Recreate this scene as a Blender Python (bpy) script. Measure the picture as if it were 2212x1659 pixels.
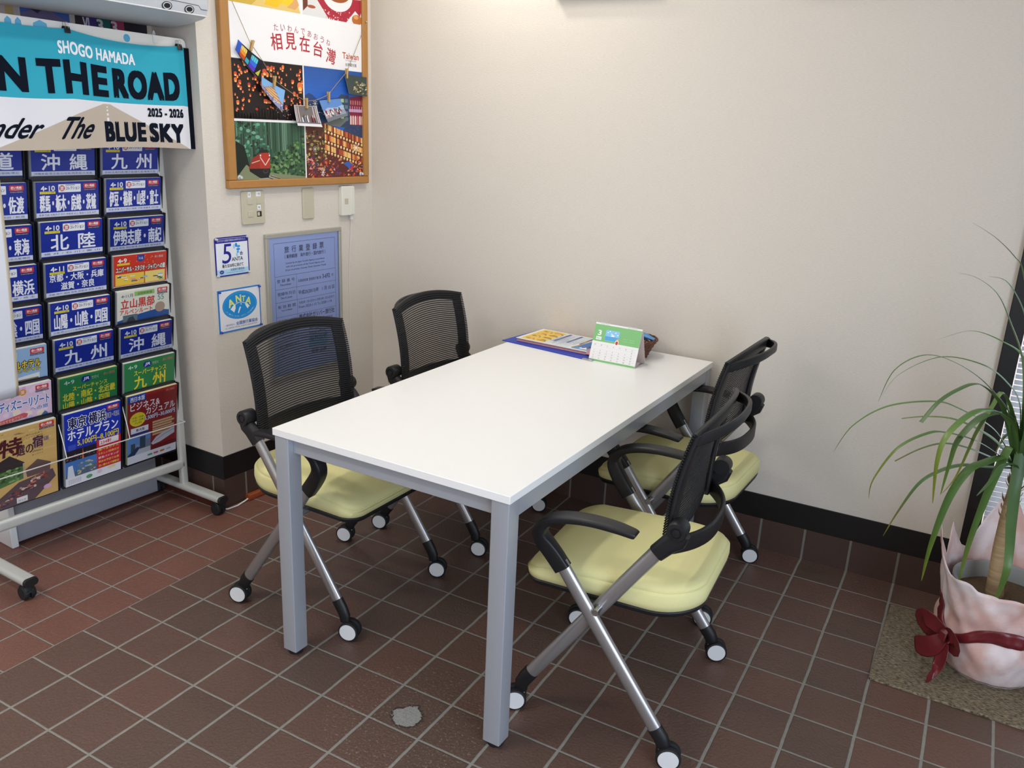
import bpy, bmesh, math, random
from mathutils import Vector, Matrix, Euler

for o in list(bpy.data.objects):
    bpy.data.objects.remove(o, do_unlink=True)
SC = bpy.context.scene
COL = SC.collection
PI = math.pi

# ------------------------------------------------------------------ camera
cam = bpy.data.cameras.new('camera')
cam.sensor_width = 36.0
cam.lens = 1802.6 / 2212.0 * 36.0
cam.clip_start = 0.05
camo = bpy.data.objects.new('camera', cam)
COL.objects.link(camo)
yaw, pitch, roll = -0.5027, 0.2963, 0.0433
fwd = Vector((math.sin(yaw) * math.cos(pitch), math.cos(yaw) * math.cos(pitch), -math.sin(pitch)))
rgt = Vector((math.cos(yaw), -math.sin(yaw), 0))
upv = rgt.cross(fwd)
r2 = math.cos(roll) * rgt + math.sin(roll) * upv
u2 = -math.sin(roll) * rgt + math.cos(roll) * upv
M = Matrix((r2, u2, -fwd)).transposed().to_4x4()
M.translation = Vector((2.4067, -3.0065, 1.4941))
camo.matrix_world = M
SC.camera = camo

# ------------------------------------------------------------------ world, lights, exposure
SC.view_settings.view_transform = 'Standard'
SC.view_settings.look = 'None'
SC.view_settings.exposure = -0.06
SC.view_settings.gamma = 1.0
SC.view_settings.use_curve_mapping = False
wd = bpy.data.worlds.new('daylight')
SC.world = wd
wd.use_nodes = True
wd.node_tree.nodes['Background'].inputs[0].default_value = (0.75, 0.87, 1.0, 1)
wd.node_tree.nodes['Background'].inputs[1].default_value = 3.0


def area(name, loc, rot, sx, sy, power, color, spread=180):
    l = bpy.data.lights.new(name, 'AREA')
    l.shape = 'RECTANGLE'
    l.size = sx
    l.size_y = sy
    l.energy = power
    l.color = color
    l.spread = math.radians(spread)
    o = bpy.data.objects.new(name, l)
    o.location = loc
    o.rotation_euler = rot
    COL.objects.link(o)
    return o


WARM = (1.0, 0.96, 0.89)
COOL = (0.66, 0.80, 1.0)
area('ceiling_lamp', (0.98, -1.0, 2.44), (0, 0, 0), 0.10, 1.2, 10.5, WARM)
area('ceiling_lamp', (1.88, -1.0, 2.44), (0, 0, 0), 0.10, 1.2, 2.0, WARM)
area('ceiling_lamp', (0.3, -2.9, 2.44), (0, 0, 0), 1.15, 0.22, 24, (1.0, 0.96, 0.91))
area('wall_washer_lamp', (0.62, -0.25, 2.42), (0, 0, 0), 0.14, 0.06, 3.8, WARM)
area('daylight_side', (3.95, -3.3, 1.35), (0, math.radians(90), 0), 2.2, 2.4, 92, COOL)
area('daylight_front', (0.9, -5.4, 1.4), (math.radians(90), 0, 0), 3.6, 2.2, 17, (0.94, 0.96, 1.0))


# ------------------------------------------------------------------ material helpers
def lin(c):
    r = []
    for v in c[:3]:
        v = v / 255.0
        r.append(v / 12.92 if v <= 0.04045 else ((v + 0.055) / 1.055) ** 2.4)
    return (r[0], r[1], r[2], 1.0)


def new_mat(name):
    m = bpy.data.materials.new(name)
    m.use_nodes = True
    nt = m.node_tree
    return m, nt, nt.nodes['Principled BSDF']


def pmat(name, rgb, rough=0.5, metal=0.0, spec=0.5, noise=0.0, nscale=40, bump=0.0, bscale=200, sheen=0.0, coat=0.0):
    m, nt, b = new_mat(name)
    c = lin(rgb)
    b.inputs['Base Color'].default_value = c
    b.inputs['Roughness'].default_value = rough
    b.inputs['Metallic'].default_value = metal
    b.inputs['Specular IOR Level'].default_value = spec
    b.inputs['Coat Weight'].default_value = coat
    tc = nt.nodes.new('ShaderNodeTexCoord')
    if noise > 0:
        n = nt.nodes.new('ShaderNodeTexNoise')
        n.inputs['Scale'].default_value = nscale
        n.inputs['Detail'].default_value = 4
        nt.links.new(tc.outputs['Object'], n.inputs['Vector'])
        mx = nt.nodes.new('ShaderNodeMix')
        mx.data_type = 'RGBA'
        mx.inputs[6].default_value = tuple(x * (1 - noise) for x in c[:3]) + (1,)
        mx.inputs[7].default_value = tuple(min(1, x * (1 + noise)) for x in c[:3]) + (1,)
        nt.links.new(n.outputs[0], mx.inputs[0])
        nt.links.new(mx.outputs[2], b.inputs['Base Color'])
    if bump > 0:
        n = nt.nodes.new('ShaderNodeTexNoise')
        n.inputs['Scale'].default_value = bscale
        n.inputs['Detail'].default_value = 3
        nt.links.new(tc.outputs['Object'], n.inputs['Vector'])
        bp = nt.nodes.new('ShaderNodeBump')
        bp.inputs['Strength'].default_value = bump
        bp.inputs['Distance'].default_value = 0.002
        nt.links.new(n.outputs[0], bp.inputs['Height'])
        nt.links.new(bp.outputs[0], b.inputs['Normal'])
    return m


def clear_mat(name, tint, rough=0.05, ior=1.45):
    m = bpy.data.materials.new(name)
    m.use_nodes = True
    nt = m.node_tree
    nt.nodes.remove(nt.nodes['Principled BSDF'])
    out = nt.nodes['Material Output']
    t = nt.nodes.new('ShaderNodeBsdfTransparent')
    t.inputs[0].default_value = tint + (1,)
    g = nt.nodes.new('ShaderNodeBsdfGlossy')
    g.inputs['Roughness'].default_value = rough
    fr = nt.nodes.new('ShaderNodeFresnel')
    fr.inputs[0].default_value = ior
    mx = nt.nodes.new('ShaderNodeMixShader')
    nt.links.new(fr.outputs[0], mx.inputs[0])
    nt.links.new(t.outputs[0], mx.inputs[1])
    nt.links.new(g.outputs[0], mx.inputs[2])
    nt.links.new(mx.outputs[0], out.inputs[0])
    return m


class NT:
    """tiny node-graph helper"""
    def __init__(s, nt):
        s.nt = nt

    def n(s, t):
        return s.nt.nodes.new(t)

    def put(s, v, sock):
        if isinstance(v, (int, float)):
            sock.default_value = v
        elif isinstance(v, tuple):
            sock.default_value = v
        else:
            s.nt.links.new(v, sock)

    def m(s, op, a, b=None, c=None):
        k = s.n('ShaderNodeMath')
        k.operation = op
        s.put(a, k.inputs[0])
        if b is not None:
            s.put(b, k.inputs[1])
        if c is not None:
            s.put(c, k.inputs[2])
        return k.outputs[0]

    def mix(s, f, a, b):
        k = s.n('ShaderNodeMix')
        k.data_type = 'RGBA'
        s.put(f, k.inputs[0])
        s.put(a, k.inputs[6])
        s.put(b, k.inputs[7])
        return k.outputs[2]

    def fmix(s, f, a, b):
        return s.m('ADD', s.m('MULTIPLY', a, s.m('SUBTRACT', 1.0, f)), s.m('MULTIPLY', b, f))

    def noise(s, vec, scale, detail=4, rough=0.55):
        k = s.n('ShaderNodeTexNoise')
        k.inputs['Scale'].default_value = scale
        k.inputs['Detail'].default_value = detail
        k.inputs['Roughness'].default_value = rough
        s.nt.links.new(vec, k.inputs['Vector'])
        return k.outputs[0]

    def xyz(s, x, y, z):
        k = s.n('ShaderNodeCombineXYZ')
        s.put(x, k.inputs[0])
        s.put(y, k.inputs[1])
        s.put(z, k.inputs[2])
        return k.outputs[0]


def floor_mat():
    m, nt, b = new_mat('quarry_tile_floor')
    g = NT(nt)
    tc = g.n('ShaderNodeTexCoord')
    sp = g.n('ShaderNodeSeparateXYZ')
    nt.links.new(tc.outputs['Object'], sp.inputs[0])
    x, y = sp.outputs[0], sp.outputs[1]
    left = g.m('LESS_THAN', x, 0.2605)
    gx = g.fmix(left, g.m('DIVIDE', g.m('SUBTRACT', x, 0.9013), 0.1603), g.m('DIVIDE', g.m('SUBTRACT', x, 0.2642), 0.1505))
    gy = g.fmix(left, g.m('DIVIDE', y, 0.1558), g.m('DIVIDE', g.m('ADD', y, 1.5085), 0.1482))
    wob = g.m('MULTIPLY', g.m('SUBTRACT', g.noise(tc.outputs['Object'], 9, 3), 0.5), 0.03)

    def dist(v, pitch):
        return g.m('MULTIPLY', g.m('ABSOLUTE', g.m('SUBTRACT', g.m('FRACT', g.m('ADD', g.m('ADD', v, wob), 0.5)), 0.5)), pitch)
    dx, dy = dist(gx, 0.16), dist(gy, 0.155)
    wx, wy = g.fmix(left, 0.0042, 0.0034), g.fmix(left, 0.0030, 0.0026)
    mr = g.n('ShaderNodeMapRange')
    nt.links.new(g.m('MINIMUM', g.m('SUBTRACT', dx, wx), g.m('SUBTRACT', dy, wy)), mr.inputs[0])
    mr.inputs[1].default_value = -0.0008
    mr.inputs[2].default_value = 0.0012
    tile = mr.outputs[0]
    wn = g.n('ShaderNodeTexWhiteNoise')
    nt.links.new(g.xyz(g.m('FLOOR', gx), g.m('FLOOR', gy), g.m('MULTIPLY', left, 7.0)), wn.inputs['Vector'])
    rv = wn.outputs['Value']
    c_r = g.mix(rv, lin((96, 75, 66)), lin((112, 80, 70)))
    c_l = g.mix(rv, lin((124, 80, 68)), lin((130, 86, 74)))
    c = g.mix(left, c_r, c_l)
    big = g.noise(tc.outputs['Object'], 5, 3)
    fine = g.noise(tc.outputs['Object'], 110, 5, 0.7)
    c = g.mix(g.m('MULTIPLY', big, 0.5), c, lin((84, 70, 58)))
    c = g.mix(g.m('MULTIPLY', g.m('GREATER_THAN', fine, 0.64), 0.22), c, lin((150, 122, 110)))
    c = g.mix(g.m('MULTIPLY', g.m('LESS_THAN', fine, 0.40), 0.25), c, lin((58, 44, 40)))
    grout = g.mix(g.noise(tc.outputs['Object'], 60, 3), lin((124, 119, 110)), lin((154, 150, 142)))
    col = g.mix(tile, grout, c)
    # broken patch of bare mortar
    px, py = g.m('SUBTRACT', x, 1.308), g.m('SUBTRACT', y, -1.502)
    rr = g.m('SQRT', g.m('ADD', g.m('MULTIPLY', px, px), g.m('MULTIPLY', py, py)))
    rn = g.m('ADD', rr, g.m('MULTIPLY', g.m('SUBTRACT', g.noise(tc.outputs['Object'], 28, 6, 0.7), 0.5), 0.055))
    spot = g.m('LESS_THAN', rn, 0.038)
    rim = g.m('LESS_THAN', rn, 0.045)
    rough_n = g.noise(tc.outputs['Object'], 90, 6, 0.8)
    mort = g.mix(rough_n, lin((105, 105, 102)), lin((190, 188, 182)))
    col = g.mix(g.m('MULTIPLY', rim, 0.75), col, lin((50, 44, 42)))
    col = g.mix(spot, col, mort)
    # scuffs round it
    scuff = g.m('MULTIPLY', g.m('LESS_THAN', rr, 0.22), g.m('GREATER_THAN', g.noise(tc.outputs['Object'], 140, 4, 0.75), 0.60))
    col = g.mix(g.m('MULTIPLY', scuff, 0.40), col, lin((190, 170, 160)))
    nt.links.new(col, b.inputs['Base Color'])
    nt.links.new(g.fmix(tile, 0.85, g.m('ADD', 0.36, g.m('MULTIPLY', fine, 0.22))), b.inputs['Roughness'])
    peel = g.noise(tc.outputs['Object'], 130, 2, 0.5)
    h = g.m('ADD', g.m('MULTIPLY', tile, 1.0), g.m('ADD', g.m('MULTIPLY', fine, 0.35), g.m('MULTIPLY', g.m('MULTIPLY', tile, peel), 1.1)))
    h = g.m('ADD', h, g.m('MULTIPLY', spot, g.m('SUBTRACT', g.m('MULTIPLY', rough_n, 1.2), 1.2)))
    bp = g.n('ShaderNodeBump')
    bp.inputs['Strength'].default_value = 0.7
    bp.inputs['Distance'].default_value = 0.003
    nt.links.new(h, bp.inputs['Height'])
    nt.links.new(bp.outputs[0], b.inputs['Normal'])
    return m


def skirt_mat():
    m, nt, b = new_mat('skirting_tile')
    g = NT(nt)
    tc = g.n('ShaderNodeTexCoord')
    sp = g.n('ShaderNodeSeparateXYZ')
    nt.links.new(tc.outputs['Object'], sp.inputs[0])
    gx = g.m('DIVIDE', g.m('SUBTRACT', sp.outputs[0], 0.9013), 0.1603)
    d = g.m('MULTIPLY', g.m('ABSOLUTE', g.m('SUBTRACT', g.m('FRACT', g.m('ADD', gx, 0.5)), 0.5)), 0.16)
    tile = g.m('GREATER_THAN', d, 0.0040)
    wn = g.n('ShaderNodeTexWhiteNoise')
    nt.links.new(g.xyz(g.m('FLOOR', gx), 3.0, 1.0), wn.inputs['Vector'])
    c = g.mix(wn.outputs['Value'], lin((70, 53, 47)), lin((88, 64, 55)))
    nz = g.noise(tc.outputs['Object'], 80, 5)
    c = g.mix(g.m('MULTIPLY', nz, 0.4), c, lin((50, 34, 30)))
    col = g.mix(tile, lin((120, 116, 108)), c)
    nt.links.new(col, b.inputs['Base Color'])
    b.inputs['Roughness'].default_value = 0.5
    bp = g.n('ShaderNodeBump')
    bp.inputs['Strength'].default_value = 0.5
    bp.inputs['Distance'].default_value = 0.002
    nt.links.new(g.m('ADD', tile, g.m('MULTIPLY', nz, 0.4)), bp.inputs['Height'])
    nt.links.new(bp.outputs[0], b.inputs['Normal'])
    return m


def wallpaper_mat():
    m, nt, b = new_mat('woven_wallpaper')
    g = NT(nt)
    tc = g.n('ShaderNodeTexCoord')
    mp = g.n('ShaderNodeMapping')
    mp.inputs['Scale'].default_value = (95, 95, 520)
    nt.links.new(tc.outputs['Object'], mp.inputs[0])
    n1 = g.noise(mp.outputs[0], 1.0, 3)
    n2 = g.noise(tc.outputs['Object'], 260, 2)
    h = g.m('ADD', n1, g.m('MULTIPLY', n2, 0.5))
    bp = g.n('ShaderNodeBump')
    bp.inputs['Strength'].default_value = 0.55
    bp.inputs['Distance'].default_value = 0.0012
    nt.links.new(h, bp.inputs['Height'])
    nt.links.new(bp.outputs[0], b.inputs['Normal'])
    c = g.mix(n1, lin((211, 201, 188)), lin((230, 222, 210)))
    nt.links.new(c, b.inputs['Base Color'])
    b.inputs['Roughness'].default_value = 0.75
    b.inputs['Specular IOR Level'].default_value = 0.25
    return m


def print_mat(name='printed_paper', rough=0.38, spec=0.4):
    m, nt, b = new_mat(name)
    a = nt.nodes.new('ShaderNodeAttribute')
    a.attribute_name = 'Col'
    nt.links.new(a.outputs['Color'], b.inputs['Base Color'])
    b.inputs['Roughness'].default_value = rough
    b.inputs['Specular IOR Level'].default_value = spec
    return m


MT = dict(
    floor=floor_mat(), skirt=skirt_mat(), wall=wallpaper_mat(),
    ceil=pmat('ceiling_board', (225, 222, 215), 0.9, bump=0.2, bscale=150),
    blackwood=pmat('black_baseboard', (19, 16, 16), 0.45, noise=0.25, nscale=30, bump=0.1),
    print=print_mat(), cloth=print_mat('printed_towelling', 0.95, 0.1),
    top=pmat('white_laminate', (244, 243, 241), 0.32, bump=0.02, bscale=400),
    silver=pmat('silver_paint', (176, 180, 188), 0.42, metal=0.35, noise=0.03, nscale=300),
    tube=pmat('satin_aluminium', (178, 176, 176), 0.30, metal=0.75, noise=0.04, nscale=400),
    black=pmat('black_plastic', (24, 24, 27), 0.45, bump=0.12, bscale=600),
    rubber=pmat('black_rubber', (22, 22, 24), 0.7, bump=0.05),
    white=pmat('white_plastic', (226, 226, 226), 0.4, bump=0.02),
    fabric=pmat('lime_fabric', (226, 220, 160), 0.85, spec=0.2, noise=0.04, nscale=300, bump=0.25, bscale=900),
    ribs=pmat('black_knit', (20, 20, 24), 0.6, bump=0.2, bscale=900),
    rack=pmat('pale_grey_tube', (196, 197, 192), 0.42, metal=0.2, noise=0.02, nscale=100),
    pocket=pmat('smoke_plastic', (34, 36, 44), 0.25, bump=0.03),
    greysteel=pmat('grey_steel', (150, 152, 160), 0.5, noise=0.04, nscale=20, bump=0.04),
    wire=pmat('white_wire', (215, 215, 212), 0.35, metal=0.3, bump=0.01),
    oak=pmat('orange_wood_frame', (178, 126, 66), 0.45, noise=0.12, nscale=25, bump=0.06, bscale=90),
    beige=pmat('beige_plate', (196, 189, 166), 0.45, bump=0.02),
    ivory=pmat('ivory_plastic', (228, 225, 212), 0.4, bump=0.02),
    alu=pmat('aluminium_frame', (176, 174, 164), 0.4, metal=0.3, bump=0.02),
    pinwood=pmat('pin_wood', (196, 160, 104), 0.6, noise=0.15, nscale=200, bump=0.1),
    string=pmat('jute_string', (170, 146, 112), 0.9, bump=0.3, bscale=900),
    brass=pmat('brass_tack', (190, 170, 120), 0.3, metal=0.8, bump=0.01),
    clearpin=pmat('clear_tack', (205, 205, 205), 0.15, bump=0.01),
    bluepin=pmat('blue_tack', (40, 70, 170), 0.25, bump=0.01),
    cablecover=pmat('terracotta_trunking', (150, 74, 38), 0.45, noise=0.06, nscale=40, bump=0.05),
    cablecover2=pmat('maroon_trunking', (92, 44, 34), 0.45, noise=0.06, nscale=40, bump=0.05),
    cable=pmat('white_cable', (225, 225, 222), 0.4, bump=0.02),
    ac=pmat('air_conditioner_shell', (196, 199, 204), 0.4, bump=0.02),
    steel=pmat('bright_steel', (190, 190, 192), 0.2, metal=0.95, bump=0.01),
    leaf=None, trunk=None,
    soil=pmat('potting_soil', (92, 72, 50), 0.95, noise=0.6, nscale=120, bump=1.0, bscale=150),
    potgrey=pmat('grey_plastic_pot', (150, 152, 150), 0.5, bump=0.03),
    ribbon=pmat('dark_red_satin', (112, 34, 40), 0.28, noise=0.1, nscale=15, bump=0.03, bscale=300),
    mat=None, wicker=pmat('dark_wicker', (104, 64, 46), 0.6, noise=0.3, nscale=120, bump=0.3),
    sky_blue=pmat('blue_wrapper', (70, 140, 200), 0.25, noise=0.15, nscale=80, bump=0.05),
    pinkclip=pmat('rose_board_back', (196, 146, 150), 0.5, bump=0.05),
    maroon=pmat('maroon_rubber', (96, 44, 50), 0.5, bump=0.05),
    cobalt=pmat('cobalt_leatherette', (42, 64, 172), 0.5, noise=0.05, nscale=60, bump=0.15, bscale=500),
    glass=clear_mat('window_glass', (0.96, 0.98, 0.98)),
    clear=clear_mat('clear_acrylic', (0.975, 0.978, 0.985), ior=1.22),
    blind=pmat('white_blind_slat', (240, 242, 245), 0.5, bump=0.02),
    sill=pmat('grey_sill', (150, 150, 150), 0.6, bump=0.1),
)


def leaf_mat():
    m, nt, b = new_mat('dracaena_leaf')
    g = NT(nt)
    a = g.n('ShaderNodeAttribute')
    a.attribute_name = 'Col'
    tc = g.n('ShaderNodeTexCoord')
    n = g.noise(tc.outputs['Object'], 60, 3)
    mx = g.mix(g.m('MULTIPLY', n, 0.35), a.outputs['Color'], lin((44, 70, 34)))
    nt.links.new(mx, b.inputs['Base Color'])
    b.inputs['Roughness'].default_value = 0.35
    b.inputs['Subsurface Weight'].default_value = 0.0
    return m


def trunk_mat():
    m, nt, b = new_mat('ringed_bark')
    g = NT(nt)
    tc = g.n('ShaderNodeTexCoord')
    mp = g.n('ShaderNodeMapping')
    mp.inputs['Scale'].default_value = (12, 12, 130)
    nt.links.new(tc.outputs['Object'], mp.inputs[0])
    n = g.noise(mp.outputs[0], 1.0, 5, 0.6)
    nt.links.new(g.mix(n, lin((128, 96, 62)), lin((206, 178, 136))), b.inputs['Base Color'])
    b.inputs['Roughness'].default_value = 0.8
    bp = g.n('ShaderNodeBump')
    bp.inputs['Strength'].default_value = 0.6
    bp.inputs['Distance'].default_value = 0.003
    nt.links.new(n, bp.inputs['Height'])
    nt.links.new(bp.outputs[0], b.inputs['Normal'])
    return m


def doormat_mat():
    m, nt, b = new_mat('ribbed_doormat')
    g = NT(nt)
    tc = g.n('ShaderNodeTexCoord')
    mp = g.n('ShaderNodeMapping')
    mp.inputs['Scale'].default_value = (90, 420, 90)
    nt.links.new(tc.outputs['Object'], mp.inputs[0])
    n = g.noise(mp.outputs[0], 1.0, 3, 0.6)
    mr = g.n('ShaderNodeMapRange')
    mr.inputs[1].default_value = 0.38
    mr.inputs[2].default_value = 0.62
    nt.links.new(n, mr.inputs[0])
    nt.links.new(g.mix(mr.outputs[0], lin((70, 60, 46)), lin((156, 142, 116))), b.inputs['Base Color'])
    b.inputs['Roughness'].default_value = 0.95
    bp = g.n('ShaderNodeBump')
    bp.inputs['Strength'].default_value = 0.9
    bp.inputs['Distance'].default_value = 0.004
    nt.links.new(n, bp.inputs['Height'])
    nt.links.new(bp.outputs[0], b.inputs['Normal'])
    return m


def wrap_mat():
    m, nt, b = new_mat('pink_wrapping_paper')
    g = NT(nt)
    tc = g.n('ShaderNodeTexCoord')
    n = g.noise(tc.outputs['Object'], 6, 4)
    mr = g.n('ShaderNodeMapRange')
    mr.inputs[1].default_value = 0.42
    mr.inputs[2].default_value = 0.58
    nt.links.new(n, mr.inputs[0])
    wv = g.n('ShaderNodeTexWave')
    wv.inputs['Scale'].default_value = 110
    wv.bands_direction = 'Z'
    nt.links.new(tc.outputs['Object'], wv.inputs[0])
    c = g.mix(mr.outputs[0], lin((226, 184, 174)), lin((240, 226, 226)))
    c = g.mix(g.m('MULTIPLY', wv.outputs[1], 0.06), c, lin((212, 150, 140)))
    nt.links.new(c, b.inputs['Base Color'])
    b.inputs['Roughness'].default_value = 0.5
    bp = g.n('ShaderNodeBump')
    bp.inputs['Strength'].default_value = 0.18
    bp.inputs['Distance'].default_value = 0.0015
    nt.links.new(wv.outputs[1], bp.inputs['Height'])
    nt.links.new(bp.outputs[0], b.inputs['Normal'])
    return m


def sheer_mat():
    m, nt, b = new_mat('sheer_black_mesh')
    b.inputs['Base Color'].default_value = lin((22, 23, 30))
    b.inputs['Roughness'].default_value = 0.8
    b.inputs['Alpha'].default_value = 0.46
    return m


MT['leaf'], MT['trunk'], MT['mat'], MT['wrap'], MT['sheer'] = leaf_mat(), trunk_mat(), doormat_mat(), wrap_mat(), sheer_mat()


# ------------------------------------------------------------------ mesh helpers
class MB:
    def __init__(s):
        s.v, s.f, s.c, s.mi = [], [], [], []

    def add(s, vs, fs, col=None, mi=0):
        k = len(s.v)
        s.v += [tuple(p) for p in vs]
        for f in fs:
            s.f.append(tuple(i + k for i in f))
            s.c.append(col)
            s.mi.append(mi)

    def box(s, x0, x1, y0, y1, z0, z1, col=None, mi=0):
        s.add([(x, y, z) for z in (z0, z1) for y in (y0, y1) for x in (x0, x1)],
              [(0, 2, 3, 1), (4, 5, 7, 6), (0, 1, 5, 4), (2, 6, 7, 3), (0, 4, 6, 2), (1, 3, 7, 5)], col, mi)

    def prism(s, pts, z0, z1, col=None, mi=0):
        n = len(pts)
        s.add([(x, y, z0) for x, y in pts] + [(x, y, z1) for x, y in pts],
              [tuple(range(n))[::-1], tuple(range(n, 2 * n))] + [(i, (i + 1) % n, n + (i + 1) % n, n + i) for i in range(n)], col, mi)

    def rings(s, rings, close=True, cap=True, col=None, mi=0):
        n = len(rings[0])
        vs = [p for r in rings for p in r]
        fs = []
        for i in range(len(rings) - 1):
            for j in range(n if close else n - 1):
                a, b2 = i * n + j, i * n + (j + 1) % n
                fs.append((a, b2, b2 + n, a + n))
        if cap and close:
            fs.append(tuple(range(n))[::-1])
            fs.append(tuple(range((len(rings) - 1) * n, len(rings) * n)))
        s.add(vs, fs, col, mi)

    def sweep(s, path, prof, side=None, scales=None, col=None, mi=0, cap=True):
        """prof: (a,b) points, a along side vector, b along normal"""
        P = [Vector(p) for p in path]
        rings = []
        prev = None
        for i, p in enumerate(P):
            t = ((P[min(i + 1, len(P) - 1)] - P[max(i - 1, 0)])).normalized()
            if side is not None:
                sd = Vector(side)
                sd = (sd - t * sd.dot(t)).normalized()
            else:
                if prev is None:
                    ref = Vector((0, 0, 1)) if abs(t.z) < 0.9 else Vector((1, 0, 0))
                    sd = ref.cross(t).normalized()
                else:
                    sd = (prev - t * prev.dot(t)).normalized()
                prev = sd
            nr = t.cross(sd)
            sc = scales[i] if scales else (1, 1)
            if not isinstance(sc, tuple):
                sc = (sc, sc)
            rings.append([tuple(p + sd * a * sc[0] + nr * b * sc[1]) for a, b in prof])
        s.rings(rings, True, cap, col, mi)

    def tube(s, path, r, n=10, col=None, mi=0):
        s.sweep(path, [(r * math.cos(2 * PI * k / n), r * math.sin(2 * PI * k / n)) for k in range(n)], col=col, mi=mi)

    def cyl(s, p0, p1, r0, r1=None, n=24, col=None, mi=0):
        r1 = r0 if r1 is None else r1
        s.sweep([p0, p1], [(math.cos(2 * PI * k / n), math.sin(2 * PI * k / n)) for k in range(n)], scales=[r0, r1], col=col, mi=mi)

    def lathe_y(s, prof, c, n=28, col=None, mi=0):
        """profile (r, y) turned round an axis along y through c"""
        rings = []
        for r, y in prof:
            rings.append([(c[0] + r * math.cos(2 * PI * k / n), c[1] + y, c[2] + r * math.sin(2 * PI * k / n)) for k in range(n)])
        s.rings(rings, True, True, col, mi)

    def xf(s, fn):
        s.v = [tuple(fn(*p)) for p in s.v]
        return s

    def build(s, name, mats, parent=None, smooth=False, bevel=0.0, seg=2, sub=0, angle=40):
        me = bpy.data.meshes.new(name)
        me.from_pydata(s.v, [], s.f)
        if not isinstance(mats, (list, tuple)):
            mats = [mats]
        for m in mats:
            me.materials.append(m)
        if any(s.mi):
            me.polygons.foreach_set('material_index', s.mi)
        if any(c is not None for c in s.c):
            at = me.color_attributes.new('Col', 'FLOAT_COLOR', 'CORNER')
            buf = []
            for p, c in zip(me.polygons, s.c):
                c = c or (0.8, 0.8, 0.8, 1)
                buf += list(c) * p.loop_total
            at.data.foreach_set('color', buf)
        me.update()
        if not any(c is not None for c in s.c):
            bm = bmesh.new()
            bm.from_mesh(me)
            bmesh.ops.recalc_face_normals(bm, faces=bm.faces)
            bm.to_mesh(me)
            bm.free()
        o = bpy.data.objects.new(name, me)
        COL.objects.link(o)
        if parent is not None:
            o.parent = parent
        if bevel:
            md = o.modifiers.new('bevel', 'BEVEL')
            md.width = bevel
            md.segments = seg
            md.limit_method = 'ANGLE'
            md.angle_limit = math.radians(35)
        if sub:
            md = o.modifiers.new('sub', 'SUBSURF')
            md.levels = sub
            md.render_levels = sub
        if smooth or bevel:
            me.shade_smooth()
            try:
                me.set_sharp_from_angle(angle=math.radians(angle))
            except Exception:
                pass
        return o


def rrect(w, h, r, n=5, cx=0, cy=0):
    pts = []
    for qx, qy, a0 in ((1, 1, 0), (-1, 1, 90), (-1, -1, 180), (1, -1, 270)):
        for k in range(n + 1):
            a = math.radians(a0 + 90 * k / n)
            pts.append((cx + qx * (w / 2 - r) + r * math.cos(a), cy + qy * (h / 2 - r) + r * math.sin(a)))
    return pts


def oval(a, b, n=20):
    return [(a * math.cos(2 * PI * k / n), b * math.sin(2 * PI * k / n)) for k in range(n)]


def tag(o, label=None, cat=None, group=None, kind=None):
    if label:
        o['label'] = label
    if cat:
        o['category'] = cat
    if group:
        o['group'] = group
    if kind:
        o['kind'] = kind
    return o


def thing(name, label, cat, loc=(0, 0, 0), rz=0.0, group=None):
    o = bpy.data.objects.new(name, None)
    o.empty_display_size = 0.05
    COL.objects.link(o)
    o.location = loc
    o.rotation_euler = (0, 0, rz)
    return tag(o, label, cat, group)


def copy_tree(o, parent=None):
    c = o.copy()
    COL.objects.link(c)
    if parent is not None:
        c.parent = parent
    for ch in list(o.children):
        copy_tree(ch, c)
    return c


def struct(name, mb, mat, **k):
    o = mb.build(name, mat, **k)
    o['kind'] = 'structure'
    return o


# ------------------------------------------------------------------ printed matter
_tc = {}


def glyphs(txt, track):
    key = (txt, track)
    if key not in _tc:
        cu = bpy.data.curves.new('t', 'FONT')
        cu.body = txt
        cu.size = 1.0
        cu.resolution_u = 4
        cu.space_character = 1.0 + track
        ob = bpy.data.objects.new('t', cu)
        me = bpy.data.meshes.new_from_object(ob)
        vs = [(v.co.x, v.co.y) for v in me.vertices]
        fs = [tuple(p.vertices) for p in me.polygons]
        bpy.data.objects.remove(ob)
        bpy.data.curves.remove(cu)
        bpy.data.meshes.remove(me)
        _tc[key] = (vs, fs)
    return _tc[key]


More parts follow.
